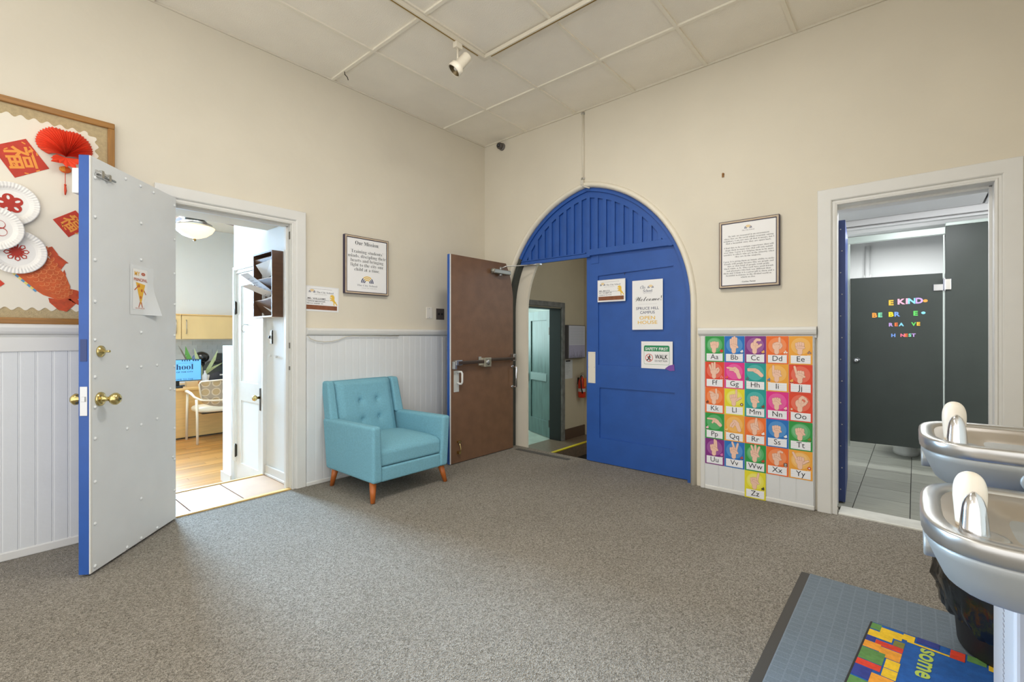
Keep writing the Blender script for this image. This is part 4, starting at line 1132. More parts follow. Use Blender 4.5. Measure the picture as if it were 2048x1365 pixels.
for idx, (L, ck, ic) in enumerate(CARDS):
    r, c = divmod(idx, 5)
    if L == 'Z': r, c = 5, 2
    x_ = 2.442 + c*CW; z_ = 1.196 - (r+1)*CH
    base = COLS[ck]
    nm = {'Z':'lowest of all'}.get(L, '')
    t = thing('alphabet_card', '%s alphabet card with letters %s%s and a drawn hand sign%s' % (CNAME[ck], L, L.lower(), (', ' + nm) if nm else ''), 'alphabet card',
              BW(x_, z_, -.0362 if L != 'Z' else -.0405), group='sign language alphabet cards under the chair rail')
    part('sheet', MB().box(.0012,CW-.0012,.0006,CH-.0004,0,.0012), flat(base), t)
    lt = tuple(min(255, int(v + (255-v)*.22)) for v in base)
    mb = MB().disc(CW/2, .130, .058, .0016, 0, 28)
    lt2 = tuple(min(255, int(v + (255-v)*.34)) for v in base)
    mb.disc(CW/2-.004, .134, .047, .0019, 1, 24)
    part('glow_disc', mb, [flat(lt), flat(lt2)] if L in 'ALZYRWT' else [flat(lt), flat(lt)], t)
    S, F = hand(L); mb = MB(); cx_, cy_, k_ = CW/2 + (-.004 if L not in 'GHPQO' else -.004), .136, .110
    def stroke(pts_, rr_, w_, mi, grow):
        for e_, (a_, b_) in enumerate(zip(pts_, pts_[1:])):
            mb.capsule((cx_+a_[0]*k_, cy_+a_[1]*k_), (cx_+b_[0]*k_, cy_+b_[1]*k_), rr_*k_+grow, w_+.00001*e_, mi)
    for q_, (p_, rr_) in enumerate(S): stroke(p_, rr_, .0022+.00004*q_, 1, .0011)
    for q_, (p_, rr_) in enumerate(S): stroke(p_, rr_, .0025+.00004*q_, 0, 0)
    for q_, (p_, rr_) in enumerate(F): stroke(p_, rr_, .0027+.0003*q_, 1, .0010); 
    for q_, (p_, rr_) in enumerate(F): stroke(p_, rr_, .00282+.0003*q_, 0, 0)
    part('hand_sign', mb, [SKIN, SKO], t)
    left = L in 'GHIJKOPQ'
    ux = .018 if left else CW-.020
    mi_ = MB()
    if L == 'X': mi_.rect(ux-.011,ux+.011,.071,.096,.0024,0).rect(ux-.007,ux+.007,.075,.080,.0027,1).rect(ux-.007,ux+.007,.086,.091,.0027,1)
    elif L == 'A': mi_.disc(ux,.085,.012,.0024,0,16).capsule((ux,.096),(ux+.003,.102),.0015,.0026,2)
    elif L in 'LOY': mi_.disc(ux,.085,.011,.0024,0,14).disc(ux,.085,.005,.0027,1,10)
    elif L in 'EFD': mi_.disc(ux-.006,.082,.006,.0024,0,10).disc(ux+.007,.082,.006,.0024,0,10).disc(ux,.092,.005,.0026,0,10)
    else: mi_.disc(ux,.083,.011,.0024,0,10,.007).disc(ux+.004,.092,.005,.0026,0,8).capsule((ux-.006,.076),(ux-.007,.071),.0018,.0025,2).capsule((ux+.005,.076),(ux+.006,.071),.0018,.0025,2)
    mi_.rect(ux-.012,ux+.012,.0655,.0675,.0024,1)
    part('picture', mi_, [flat(ICON[L]), flat((240,238,232)), flat((70,50,40))], t)
    mb = MB().rect(.012,CW-.012,.008,.064,.0018,0)
    for yv in (.016,.031,.046): mb.rect(.013,CW-.013,yv,yv+.0007,.0021,1)
    part('letter_box', mb, [flat((238,238,240)), flat((176,196,216))], t)
    part('lettering', write(MB(), L+L.lower(), CW/2, .0215, .054, .0024, 0), flat((38,36,38)), t)
# ------------------------------------------------------------------ teal armchair by the left wall (faces +x)
M_TEAL = mat('teal_weave', (122, 178, 196), .9, var=.12, vscale=90, bump=.35, bscale=260)
M_LEG = mat('orange_beech', (186, 102, 42), .4, var=.2, vscale=10, stretch=(6,6,1))
AC = thing('armchair', 'teal fabric armchair with buttoned back and tapered wooden legs', 'armchair', (.44,-1.59,0))
def hull8(P):           # eight corners: bottom 4 ccw, top 4 ccw
    return MB().add(P, [(0,3,2,1),(4,5,6,7),(0,1,5,4),(1,2,6,5),(2,3,7,6),(3,0,4,7)])
def slab(x0,x1,y0,y1,z0,z1,dx0=0,dx1=0,dy0=0,dy1=0):
    return hull8([(x0,y0,z0),(x1,y0,z0),(x1,y1,z0),(x0,y1,z0),(x0+dx0,y0+dy0,z1),(x1+dx1,y0+dy0,z1),(x1+dx1,y1+dy1,z1),(x0+dx0,y1+dy1,z1)])
ya, yb = -1.953, -1.228
# arms: slightly tapering inwards towards the bottom front, rounded edges
part('arm', hull8([(.11,ya+.01,.138),(.785,ya+.012,.138),(.785,ya+.095,.138),(.11,ya+.10,.138),
                   (.075,ya,.535),(.80,ya,.548),(.80,ya+.072,.548),(.075,ya+.085,.535)]), M_TEAL, AC, True, bev=.022, seg=4)
part('arm', hull8([(.11,yb-.10,.138),(.785,yb-.095,.138),(.785,yb-.012,.138),(.11,yb-.01,.138),
                   (.075,yb-.085,.535),(.80,yb-.072,.548),(.80,yb,.548),(.075,yb,.535)]), M_TEAL, AC, True, bev=.022, seg=4)
part('front_rail', MB().box(.12,.778,ya+.085,yb-.085,.138,.245), M_TEAL, AC, True, bev=.014, seg=3)
# crowned seat cushion
def cushion():
    R = []; nx, ny = 14, 14
    x0, x1, y0, y1, z0, z1 = .20, .775, ya+.082, yb-.082, .248, .412
    mb = MB()
    def P(i, j, top):
        a = i/nx; b_ = j/ny
        ex = min(a, 1-a)*2; ey = min(b_, 1-b_)*2
        crown = .030*(1-(1-min(1,ex*1.6))**2)*(1-(1-min(1,ey*1.6))**2)
        fx = x0+(x1-x0)*a
        z = z1-.028 + crown - (.02 if a > .97 else 0) if top else z0
        if top: z -= .016*max(0, a-.75)*4*.6
        return (fx, y0+(y1-y0)*b_, z)
    for top in (0, 1):
        for j in range(ny+1):
            for i in range(nx+1): mb.v.append(Vector(P(i,j,top)))
    n = (nx+1)*(ny+1); id_ = lambda i,j,t: t*n + j*(nx+1)+i
    for j in range(ny):
        for i in range(nx):
            mb.f.append([id_(i,j,1),id_(i+1,j,1),id_(i+1,j+1,1),id_(i,j+1,1)]); mb.m.append(0); mb.sm.append(True)
            mb.f.append([id_(i,j,0),id_(i,j+1,0),id_(i+1,j+1,0),id_(i+1,j,0)]); mb.m.append(0); mb.sm.append(False)
    for i in range(nx):
        mb.f.append([id_(i,0,0),id_(i+1,0,0),id_(i+1,0,1),id_(i,0,1)]); mb.m.append(0); mb.sm.append(False)
        mb.f.append([id_(i+1,ny,0),id_(i,ny,0),id_(i,ny,1),id_(i+1,ny,1)]); mb.m.append(0); mb.sm.append(False)
        j = i
        mb.f.append([id_(nx,j,0),id_(nx,j+1,0),id_(nx,j+1,1),id_(nx,j,1)]); mb.m.append(0); mb.sm.append(False)
        mb.f.append([id_(0,j+1,0),id_(0,j,0),id_(0,j,1),id_(0,j+1,1)]); mb.m.append(0); mb.sm.append(False)
    return mb
part('seat_cushion', cushion(), M_TEAL, AC, True, bev=.020, seg=4)
# tilted back: tufted centre panel and two side bolsters
def backpt(t, s, out):          # t 0..1 up, s = y, out = forward of the back line
    x = .235 - .135*t; z = .30 + (.828-.30)*t
    return (x + out, s, z)
BUT = [(-1.655,.66),(-1.495,.67),(-1.655,.37),(-1.495,.38)]
def back_panel():
    nu, nv = 56, 56; y0, y1 = -1.868, -1.325
    mb = MB()
    for j in range(nv+1):
        for i in range(nu+1):
            a, t = i/nu, j/nv
            y = y0+(y1-y0)*a
            e = min(1, min(a,1-a)*9)**.5; et = min(1,(1-t)*14)**.5
            o_ = -.03 + .05*e*et
            for by, bt in BUT:
                d2_ = ((y-by)/.05)**2 + ((t-bt)/.10)**2
                o_ -= .014*math.exp(-d2_*1.6) + .016*math.exp(-d2_*9)
            p = backpt(t, y, o_)
            mb.v.append(Vector((p[0], p[1], p[2] - (.006*(1-e) if t > .95 else 0))))
    for j in range(nv):
        for i in range(nu):
            a = j*(nu+1)+i
            mb.f.append([a,a+1,a+nu+2,a+nu+1]); mb.m.append(0); mb.sm.append(True)
    o = len(mb.v)                                          # rear face closes the slab
    rr_ = [backpt(0,y0,-.09),backpt(0,y1,-.09),backpt(1,y1,-.09),backpt(1,y0,-.09)]
    mb.v += [Vector(p) for p in rr_]
    top = [nv*(nu+1)+i for i in range(nu+1)]; bot = list(range(nu+1))
    mb.f.append([o+3,o+2] + top[::-1]); mb.f.append([o,o+1] + bot[::-1]); mb.f.append([o,o+3,o+2,o+1])
    mb.m += [0,0,0]; mb.sm += [False]*3
    mb.f.append([o]+[j*(nu+1) for j in range(nv+1)]+[o+3]); mb.f.append([o+1,o+2]+[j*(nu+1)+nu for j in range(nv,-1,-1)])
    mb.m += [0,0]; mb.sm += [False]*2
    return mb
bk = part('backrest', back_panel(), M_TEAL, AC, True)
for by, bt in BUT:
    p = backpt(bt, by, -.007)
    part('button', MB().sphere(p, .0085, 0, 10, 6, sx=.6), M_TEAL, AC, True)
for (y0, y1) in ((ya+.012,-1.868),(-1.325,yb-.012)):
    P = []
    for t in (.42, 1.0):
        a_, b_ = backpt(t,y0,-.10), backpt(t,y0,.012)
        P += [a_, b_, (b_[0],y1,b_[2]), (a_[0],y1,a_[2])]
    if y0 < -1.9: P[4] = (P[4][0], P[4][1]+.012, P[4][2]); P[5] = (P[5][0], P[5][1]+.012, P[5][2])
    else: P[6] = (P[6][0], P[6][1]-.012, P[6][2]); P[7] = (P[7][0], P[7][1]-.012, P[7][2])
    part('back_bolster', hull8(P), M_TEAL, AC, True, bev=.018, seg=4)
for (tx,ty,bx,by) in ((.725,-1.905,.765,-1.932),(.725,-1.276,.762,-1.25),(.19,-1.90,.155,-1.915),(.19,-1.28,.155,-1.262)):
    part('leg', MB().cyl((bx,by,0),(tx,ty,.15),.016,14,0,.027), M_LEG, AC, True)

# ------------------------------------------------------------------ drinking fountains on the right wall
M_FTN = mat('fountain_grey_steel', (160, 161, 158), .5, .5, var=.03, vscale=3)
M_RIM = mat('fountain_polished_rim', (188, 186, 182), .3, .9)
M_BAS = mat('fountain_basin_steel', (190, 180, 166), .36, .85)
M_GUARD = mat('cream_rubber_guard', (226, 214, 196), .35, coat=.3)
def outline(cx_, cy_, half, grow, back=4.268, front=3.70, n=18):
    """plan outline, squarish rounded nose pointing -x; returns points from back -y side round the nose to back +y side"""
    pts = [(back, cy_-half-grow), (3.98, cy_-half-grow)]
    L = 3.86-front
    for i in range(n+1):
        t = -PI/2 + PI*i/n
        c_, s_ = math.cos(t), math.sin(t)
        e = .62
        pts.append((3.86 - (L+grow)*abs(c_)**e, cy_ + (half+grow)*(abs(s_)**e)*(1 if s_ > 0 else -1)))
    pts += [(3.98, cy_+half+grow), (back, cy_+half+grow)]
    return pts
def fountain(cy_, zr, label, z_box0, XC):
    half = .225
    t = thing('drinking_fountain', label, 'drinking fountain', (4.268, cy_, zr-.11))
    def layer(g, z, back=4.268): return [(p[0], p[1], z) for p in outline(0, cy_, half, g, back)]
    body = MB().loft([layer(-.060,zr-.121), layer(-.038,zr-.119), layer(-.029,zr-.112), layer(-.015,zr-.080), layer(-.004,zr-.052), layer(-.001,zr-.040), layer(-.003,zr-.034)], 0, True, True)
    part('body', body, M_FTN, t, True)
    rim = MB().loft([layer(-.004,zr-.036), layer(.002,zr-.033), layer(.0025,zr-.005), layer(.001,zr-.0015), layer(-.003,zr), layer(-.026,zr-.001), layer(-.030,zr-.004), layer(-.033,zr-.009)], 0, True, False)
    part('rim', rim, M_RIM, t, True)
    bas = MB().loft([layer(-.0325,zr-.0085,4.235), layer(-.040,zr-.0095,4.23), layer(-.062,zr-.011,4.20), layer(-.085,zr-.016,4.15), layer(-.115,zr-.030,4.10), layer(-.15,zr-.036,4.0)], 0, True, False)
    bas.f.append(list(range(len(bas.v)-len(outline(0,cy_,half,0)), len(bas.v)))); bas.m.append(0); bas.sm.append(False)
    part('basin', bas, M_BAS, t, True)
    # push pads
    zc = zr-.072
    def padmesh(M):
        Rr = [[(p[0]*s_, p[1]*s_, h) for p in rrect(-.085,.085,-.026,.026,.0255,6)] for s_, h in ((1,-.02),(1,.003),(.985,.006),(.93,.0075))]
        return MB().loft(Rr, 0, True, True).move(M)
    part('push_pad', padmesh(FR((3.711, cy_, zc), (0,-1,0))), M_FTN, t, True, label='rounded push pad on the front')
    part('push_pad', padmesh(FR((3.965, cy_-half+.010, zc), (1,0,0))), M_FTN, t, True, label='rounded push pad on the side')
    part('push_pad', padmesh(FR((3.965, cy_+half-.010, zc), (-1,0,0))), M_FTN, t, True, label='rounded push pad on the side')
    bx, by = 3.775, cy_-.128                           # bubbler near the camera side of the nose
    gd = MB()
    R = []
    for k in range(29):
        a = math.sin(PI/2*k/28)
        zz_ = zr-.013 + .109*a
        wv = .0205 + .0045*min(1, a*1.8)
        if a > .58: wv *= max(0.0, 1-((a-.58)/.4205)**2.7)**.44
        wv = max(wv, .0008)
        R.append([(bx-.004+wv*math.cos(2*PI*q/22), by+.032+wv*.95*math.sin(2*PI*q/22), zz_) for q in range(22)])
    part('mouth_guard', gd.loft(R, 0, True, True), M_GUARD, t, True)
    sp_ = MB(); R = []
    for k in range(11):
        a = k/10
        zz_ = zr-.018 + .082*a
        wx = .0225*(1-.34*a) * (1 if a < .6 else math.sqrt(max(0.0, 1-((a-.6)/.405)**2)))
        wy = .021*(1-.35*a) * (1 if a < .6 else math.sqrt(max(0.0, 1-((a-.6)/.405)**2)))
        wx = max(wx, .001); wy = max(wy, .001)
        R.append([(bx+wx*math.cos(2*PI*q/16), by-.004+.012*a+wy*math.sin(2*PI*q/16), zz_) for q in range(16)])
    ck_ = part('spout_cover', sp_.loft(R, 0, True, True), M_CHROME, t, True)
    part('spout_base', MB().lathe([(.050,0),(.046,.004),(.036,.006),(.0005,.0065)], Matrix.Translation((bx,by,zr-.017)) @ Matrix.Diagonal((1,.85,1,1)), 22), M_RIM, t, True)
    part('drain', MB().lathe([(.028,0),(.026,.003),(.0005,.0032)], Matrix.Translation((4.02,cy_+.02,zr-.036)), 16), M_STEEL, t, True)
    part('cabinet', MB().box(XC,4.266,cy_-.20,cy_+.20,z_box0,zr-.116), mat('white_cabinet_enamel',(204,205,209),.4), t, True, bev=.010, seg=3)
    lv = MB()
    for k in range(60):
        z = z_box0+.06+.014*k
        if z > zr-.16: break
        for yy in (-.036, -.023): lv.box(XC-.0015,XC+.001,cy_+yy-.004,cy_+yy+.004,z,z+.0045)
    part('louvre_slots', lv, mat('slot_grey',(150,150,155),.6), t, True, kind='stuff')
    return t
fountain(-1.95, .920, 'farther, higher steel drinking fountain with cream mouth guard', .03, 3.872)
fountain(-2.435, .835, 'nearer, lower steel drinking fountain with cream mouth guard', .03, 3.905)

# ------------------------------------------------------------------ trash bin with a black liner
bn = thing('trash_bin', 'black trash bin with a folded black plastic liner under the fountains', 'trash bin', (3.978,-1.300,.0205))
part('bin_body', MB().lathe([(.160,0),(.165,.01),(.196,.40),(.201,.41),(.192,.41),(.188,.40),(.155,.02),(.0005,.018)], None, 32), mat('bin_black',(36,36,36),.5), bn)
rng = random.Random(3)
def liner():
    R = []; n = 96
    lev = [(.186,.34),(.192,.418),(.203,.422),(.214,.41),(.222,.37),(.226,.33),(.225,.28),(.227,.24),(.216,.20),(.212,.165),(.204,.13),(.196,.115)]
    ph = [rng.uniform(0,6.28) for _ in range(8)]
    for j,(r0,z) in enumerate(lev):
        ring_ = []
        for k in range(n):
            an = 2*PI*k/n
            if j > 2:
                f = .007*math.sin(5*an+ph[0]+j*.9)+.005*math.sin(11*an+ph[1]-j*1.3)+.004*math.sin(17*an+ph[2]+j*.5)+.003*math.sin(29*an+ph[3]-j*.8)
                z2 = z + .018*math.sin(3*an+ph[4])*(j/11) + .008*math.sin(9*an+ph[5]+j)
            else: f = .002*math.sin(13*an); z2 = z
            ring_.append(((r0+abs(f)*1.2)*math.cos(an), (r0+abs(f)*1.2)*math.sin(an), z2))
        R.append(ring_)
    return MB().loft(R, 0, True, False)
part('liner', liner(), mat('black_liner_plastic',(26,27,28),.18,bump=.3,bscale=30,coat=.4), bn)

# ------------------------------------------------------------------ mats
def mat_grid_material():
    m = bpy.data.materials.new('slate_blue_ribbed_mat'); m.use_nodes = True
    nt = m.node_tree; b = nt.nodes['Principled BSDF']; b.inputs['Roughness'].default_value = .95
    t = nt.nodes.new('ShaderNodeTexCoord')
    br = nt.nodes.new('ShaderNodeTexBrick'); br.inputs['Scale'].default_value = 1.0
    mp = nt.nodes.new('ShaderNodeMapping'); mp.inputs['Rotation'].default_value = (0,0,PI/2)
    nt.links.new(t.outputs['Object'], mp.inputs['Vector']); nt.links.new(mp.outputs[0], br.inputs['Vector'])
    br.inputs['Brick Width'].default_value = .034; br.inputs['Row Height'].default_value = .046
    br.inputs['Mortar Size'].default_value = .0035; br.inputs['Mortar Smooth'].default_value = .6
    br.inputs['Color1'].default_value = rgb((108,121,132)); br.inputs['Color2'].default_value = rgb((113,126,137)); br.inputs['Mortar'].default_value = rgb((120,133,144))
    n = nt.nodes.new('ShaderNodeTexNoise'); n.inputs['Scale'].default_value = 220
    nt.links.new(t.outputs['Object'], n.inputs['Vector'])
    mx = nt.nodes.new('ShaderNodeMix'); mx.data_type = 'RGBA'; mx.blend_type = 'MULTIPLY'; mx.inputs['Factor'].default_value = .45
    nt.links.new(br.outputs['Color'], mx.inputs['A']); nt.links.new(n.outputs['Color'], mx.inputs['B'])
    n2 = nt.nodes.new('ShaderNodeTexNoise'); n2.inputs['Scale'].default_value = 16; n2.inputs['Detail'].default_value = 3
    nt.links.new(t.outputs['Object'], n2.inputs['Vector'])
    bw_ = nt.nodes.new('ShaderNodeRGBToBW'); nt.links.new(n.outputs['Color'], bw_.inputs[0])
    gn = nt.nodes.new('ShaderNodeMix'); gn.data_type = 'RGBA'; gn.blend_type = 'MULTIPLY'; gn.inputs['Factor'].default_value = .8
    nt.links.new(br.outputs['Color'], gn.inputs['A'])
    rp = nt.nodes.new('ShaderNodeValToRGB'); rp.color_ramp.elements[0].position = .3; rp.color_ramp.elements[0].color = (.72,.72,.72,1); rp.color_ramp.elements[1].position = .7
    nt.links.new(bw_.outputs[0], rp.inputs[0]); nt.links.new(rp.outputs[0], gn.inputs['B'])
    nt.links.new(gn.outputs['Result'], b.inputs['Base Color'])
    bp = nt.nodes.new('ShaderNodeBump'); bp.inputs['Strength'].default_value = .5; bp.inputs['Distance'].default_value = .004
    nt.links.new(n.outputs['Fac'], bp.inputs['Height']); nt.links.new(bp.outputs[0], b.inputs['Normal'])
    return m
mt_ = thing('floor_mat', 'slate blue ribbed floor mat with a dark rubber border', 'mat', (3.71,-1.95,0))
part('rubber_border', MB().box(3.255,4.17,-2.86,-1.058,0,.006), mat('mat_rubber',(62,60,56),.7), mt_, True, bev=.003)
part('pile', MB().box(3.293,4.135,-2.82,-1.064,.006,.010), mat_grid_material(), mt_, True, bev=.002)
# block pattern rug
rg = thing('block_rug', 'bright blue rug with a border of coloured toy blocks and the word some', 'rug', Matrix.Translation((3.558,-1.377,.0102)) @ Matrix.Rotation(math.radians(-5.2),4,'Z'))
part('rug_edge', MB().box(-.008,.66,-1.30,.008,0,.006), mat('rug_binding',(40,38,36),.8), rg, bev=.002)
M_RUGB = mat('rug_blue',(30,92,168),.95,var=.22,vscale=40,bump=.3,bscale=200)
part('rug_pile', MB().box(0,.652,-1.29,.0,.006,.0085), M_RUGB, rg)
RC = {k: mat('rug_'+k, v, .95, var=.22, vscale=50) for k, v in dict(yellow=(240,196,40),red=(222,66,40),green=(96,142,74),navy=(52,62,140),orange=(240,160,50),olive=(130,128,60)).items()}
W0 = .0092
BN = [0]
def blk(k, x0, x1, y0, y1):
    BN[0] += 1
    part('rug_block', MB().box(x0,x1,y0,y1,.0085,W0+.00006*BN[0]), RC[k], rg, bev=.0008)
LFT = [('green',.0,.032,-.055,-.005),('yellow',.032,.10,-.075,-.02),('yellow',.0,.075,-.115,-.065),('olive',.080,.112,-.128,-.085),('navy',.0,.028,-.155,-.118),('red',.03,.112,-.165,-.13),
       ('orange',.0,.05,-.21,-.16),('orange',.05,.112,-.235,-.170),('green',.0,.07,-.30,-.215),('yellow',.075,.115,-.30,-.24),('red',.0,.07,-.345,-.305),('yellow',.075,.115,-.36,-.305),
       ('navy',.0,.05,-.42,-.35),('orange',.05,.112,-.44,-.365),('green',.0,.06,-.5,-.43),('red',.06,.112,-.52,-.45),('yellow',.0,.06,-.58,-.51),('navy',.06,.112,-.60,-.53),('orange',.0,.08,-.68,-.60),('green',.03,.112,-.76,-.69)]
TOP = [('yellow',.10,.135,-.055,-.01),('navy',.14,.205,-.04,-.0),('yellow',.115,.235,-.064,-.055),('red',.235,.275,-.065,-.005),('green',.28,.33,-.045,-.003),('yellow',.335,.40,-.06,-.005),('yellow',.40,.455,-.045,-.005),
       ('orange',.36,.42,-.078,-.06),('green',.47,.50,-.05,-.01),('red',.505,.545,-.05,-.005),('yellow',.52,.60,-.075,-.05),('navy',.56,.64,-.045,-.0)]
for b_ in LFT + TOP: blk(*b_)
g = text_geo('some', 'LEFT', .025); mb = MB()
sz = .078
mb.add([(.158 + p[1]*sz, -.070 - p[0]*sz*1.2, .0099) for p in g[0]], [f for f in g[1]])
part('lettering', mb, mat('rug_lime',(176,196,84),.95), rg)

# ------------------------------------------------------------------ stair hall things
LH = lambda y, z: LW(y, z, -.235)
cal = thing('wall_calendar', 'shallow grey box holding a wall calendar with a grass picture', 'calendar', LH(1.935,.862))
CWd, CHt = .455, .50
part('box', MB().box(0,CWd,0,CHt,0,.07), mat('box_grey',(96,92,92),.5), cal, bev=.003)
part('paper', MB().box(.012,CWd-.006,.012,CHt-.01,.07,.072), mat('calendar_paper',(206,206,214),.6), cal)
mb = MB()
for k in range(15): mb.rect(.03,CWd-.03,.22+.0175*k,.2225+.0175*k,.0726,0)
mb.rect(.012,CWd-.006,.012,.20,.0724,1)
for k in range(26):
    x_ = .03+.015*k+random.uniform(-.004,.004); h_ = random.uniform(.03,.13)
    mb.capsule((x_,.014),(x_+random.uniform(-.02,.03),.014+h_),.003,.0728,2,.0008)
part('print', mb, [flat((140,142,152)), flat((176,172,196)), flat((70,66,72))], cal)
pn = thing('posted_notice', 'white notice sheet below the calendar in the stair hall', 'notice', LH(1.945,.56))
part('sheet', MB().box(0,.20,0,.29,0,.0012), mat('grey_white_sheet',(210,210,208),.6), pn)
mb = MB().rect(.02,.14,.255,.275,.002,0)
for k in range(8): mb.rect(.02,.02+random.uniform(.06,.13),.225-.022*k,.229-.022*k,.002,1)
part('print', mb, [flat((30,30,32)), flat((150,150,152))], pn)
fx = thing('fire_extinguisher', 'red fire extinguisher with an orange tag on the stair hall wall', 'fire extinguisher', (-.165,2.30,.26))
part('cylinder', MB().lathe([(.052,0),(.058,.012),(.058,.22),(.050,.265),(.026,.292),(.018,.30),(.018,.315),(.0005,.316)], None, 20), mat('extinguisher_red',(204,52,26),.3), fx)
part('valve', MB().cyl((0,0,.31),(0,0,.345),.016,10).box(-.012,.012,-.05,.055,.345,.357).box(-.010,.010,-.045,.06,.365,.375).move(Matrix.Rotation(.3,4,'Z')), M_CHROME, fx)
part('hose', MB().tube([(.01,-.02,.335),(.02,-.065,.33),(.03,-.078,.26),(.035,-.066,.14),(.04,-.045,.07)],[.009,.009,.009,.009,.012],8), M_BLACK, fx)
part('label_band', MB().lathe([(.0588,.09),(.0588,.14)], None, 20, cap=False), mat('silver_label',(190,190,186),.4), fx)
part('inspection_tag', MB().box(.058,.060,-.035,.03,.17,.30), mat('orange_tag',(236,120,40),.6), fx)
part('wall_bracket', MB().box(-.07,-.055,-.02,.02,.20,.30), M_DKMETAL, fx)
# ------------------------------------------------------------------ restroom stall and letters
M_STALL = mat('black_laminate', (50, 58, 54), .38, var=.12, vscale=5, bump=.05, bscale=160)
SY = 1.62
stall = thing('toilet_stall', 'black laminate toilet stall front with a pale head rail', 'toilet stall', (3.70, SY, 0))
M_MINT = mat('pale_mint_metal', (186, 198, 192), .3, .1)
part('side_panel', MB().box(3.885,5.28,SY-.012,SY+.012,.10,2.13), M_STALL, stall, True, bev=.002)
part('pilaster', MB().box(3.10,3.225,SY-.015,SY+.015,.16,2.10), M_MINT, stall, True, bev=.002)
part('head_rail', MB().box(3.10,3.885,SY-.02,SY+.02,2.065,2.125), M_MINT, stall, True, bev=.004)
part('head_rail', MB().box(3.885,5.28,SY-.02,SY+.02,2.132,2.16), M_MINT, stall, True, bev=.004)
part('partition', MB().box(3.90,3.925,SY+.02,3.28,.10,1.78), M_STALL, stall, True, bev=.002)
part('edge_strip', MB().box(3.872,3.880,SY-.01,SY+.012,.16,2.06), M_MINT, stall, True)
Md = Matrix.Translation((3.868,SY,0)) @ Matrix.Rotation(math.radians(3.0),4,'Z')
DX = -.635
dl = part('door', MB().box(DX,0,-.012,.012,.215,1.735).move(Md), M_STALL, stall, True, bev=.002, label='black stall door, slightly ajar')
part('edge_bead', MB().box(DX-.004,DX,-.012,.012,.215,1.735).move(Md), M_DKMETAL, dl, True)
part('knob', MB().lathe([(.026,0),(.026,.006),(.014,.010),(.016,.024),(.0005,.028)], Matrix.Translation((DX+.045,-.012,.972)) @ Matrix.Rotation(PI/2,4,'X'), 16).move(Md), M_CHROME, dl, True)
part('hinge_bracket', MB().box(-.06,.012,-.024,-.012,1.585,1.64).box(.0,.05,-.034,-.012,1.59,1.68).cyl((.01,-.03,1.58),(.01,-.03,1.69),.008,8).move(Md), M_CHROME, dl, True, bev=.002)
LC = dict(yel=(246,190,60), pnk=(250,176,200), cy=(136,212,236), vio=(196,160,226), org=(246,158,64), grn=(96,206,96), mint=(132,226,180), lem=(240,218,40), blu=(120,160,232), red=(240,120,60), hot=(246,120,150))
CN = dict(yel='amber', pnk='pink', cy='sky blue', vio='lilac', org='orange', grn='green', mint='mint', lem='yellow', blu='blue', red='deep orange', hot='rose')
# pixel-measured world positions on the door plane: (char, x centre, z base, height, colour, row text)
def rowz(x0, x1): return x0
LET = [('E',3.527,1.472,.048,'yel','top'),('K',3.598,1.478,.050,'pnk','top'),('I',3.634,1.480,.050,'pnk','top'),('N',3.668,1.480,.050,'cy','top'),('D',3.716,1.481,.050,'vio','top'),('o',3.757,1.490,.025,'org','top'),
       ('B',3.410,1.365,.044,'org','second'),('E',3.450,1.367,.042,'mint','second'),('B',3.527,1.370,.043,'lem','second'),('R',3.569,1.371,.042,'blu','second'),('E',3.693,1.375,.042,'grn','second'),('o',3.744,1.387,.023,'cy','second'),
       ('R',3.526,1.283,.032,'vio','third'),('E',3.562,1.284,.032,'red','third'),('A',3.597,1.284,.031,'cy','third'),('V',3.680,1.286,.032,'grn','third'),('E',3.712,1.287,.032,'yel','third'),
       ('H',3.542,1.188,.030,'blu','bottom'),('N',3.606,1.189,.029,'hot','bottom'),('E',3.631,1.189,.029,'red','bottom'),('S',3.655,1.190,.029,'mint','bottom'),('T',3.680,1.190,.029,'vio','bottom')]
for ch, x_, z_, h_, c_, row in LET:
    u_ = (x_-3.868)
    M_ = Md @ Matrix.Translation((u_, -.0122, z_)) @ Matrix.Rotation(PI/2,4,'X')
    mb = MB()
    if ch == 'o':
        mb.prism([(h_*.62*math.cos(2*PI*i/18), h_/2+h_*.5*math.sin(2*PI*i/18)) for i in range(18)], 0, .003)
        lab = '%s round magnet dot ending the %s row on the stall door' % (CN[c_], row)
        solo('magnet_dot', mb, mat('magnet_'+c_, LC[c_], .4), lab, 'magnet', 'coloured magnet letters on the stall door', M=M_)
        continue
    g = text_geo(ch, 'CENTER', .045)
    xs_ = [p[0] for p in g[0]]; hh = max(p[1] for p in g[0]) - min(p[1] for p in g[0])
    k_ = h_/hh; y0_ = min(p[1] for p in g[0]); xm = (max(xs_)+min(xs_))/2
    n0 = len(g[0])
    wk = 1.12
    V0 = [((p[0]-xm)*k_*wk, (p[1]-y0_)*k_, .003) for p in g[0]]
    mb.add(V0, g[1])
    # sides: boundary edges pulled back to the door
    ed = {}
    for f in g[1]:
        for a_, b_ in zip(f, f[1:]+f[:1]):
            if (b_, a_) in ed: del ed[(b_, a_)]
            else: ed[(a_, b_)] = 1
    o_ = len(mb.v); mb.v += [Vector((p[0], p[1], 0)) for p in V0]
    for a_, b_ in ed: mb.f.append([b_, a_, o_+a_, o_+b_]); mb.m.append(0); mb.sm.append(False)
    first = ' after the word BE' if (row == 'second' and ch == 'B' and c_ == 'lem') else ''
    lab = '%s magnet letter %s%s in the %s row on the stall door' % (CN[c_], ch, first, row)
    solo('magnet_letter', mb, mat('magnet_'+c_, LC[c_], .4), lab, 'magnet', 'coloured magnet letters on the stall door', M=M_)
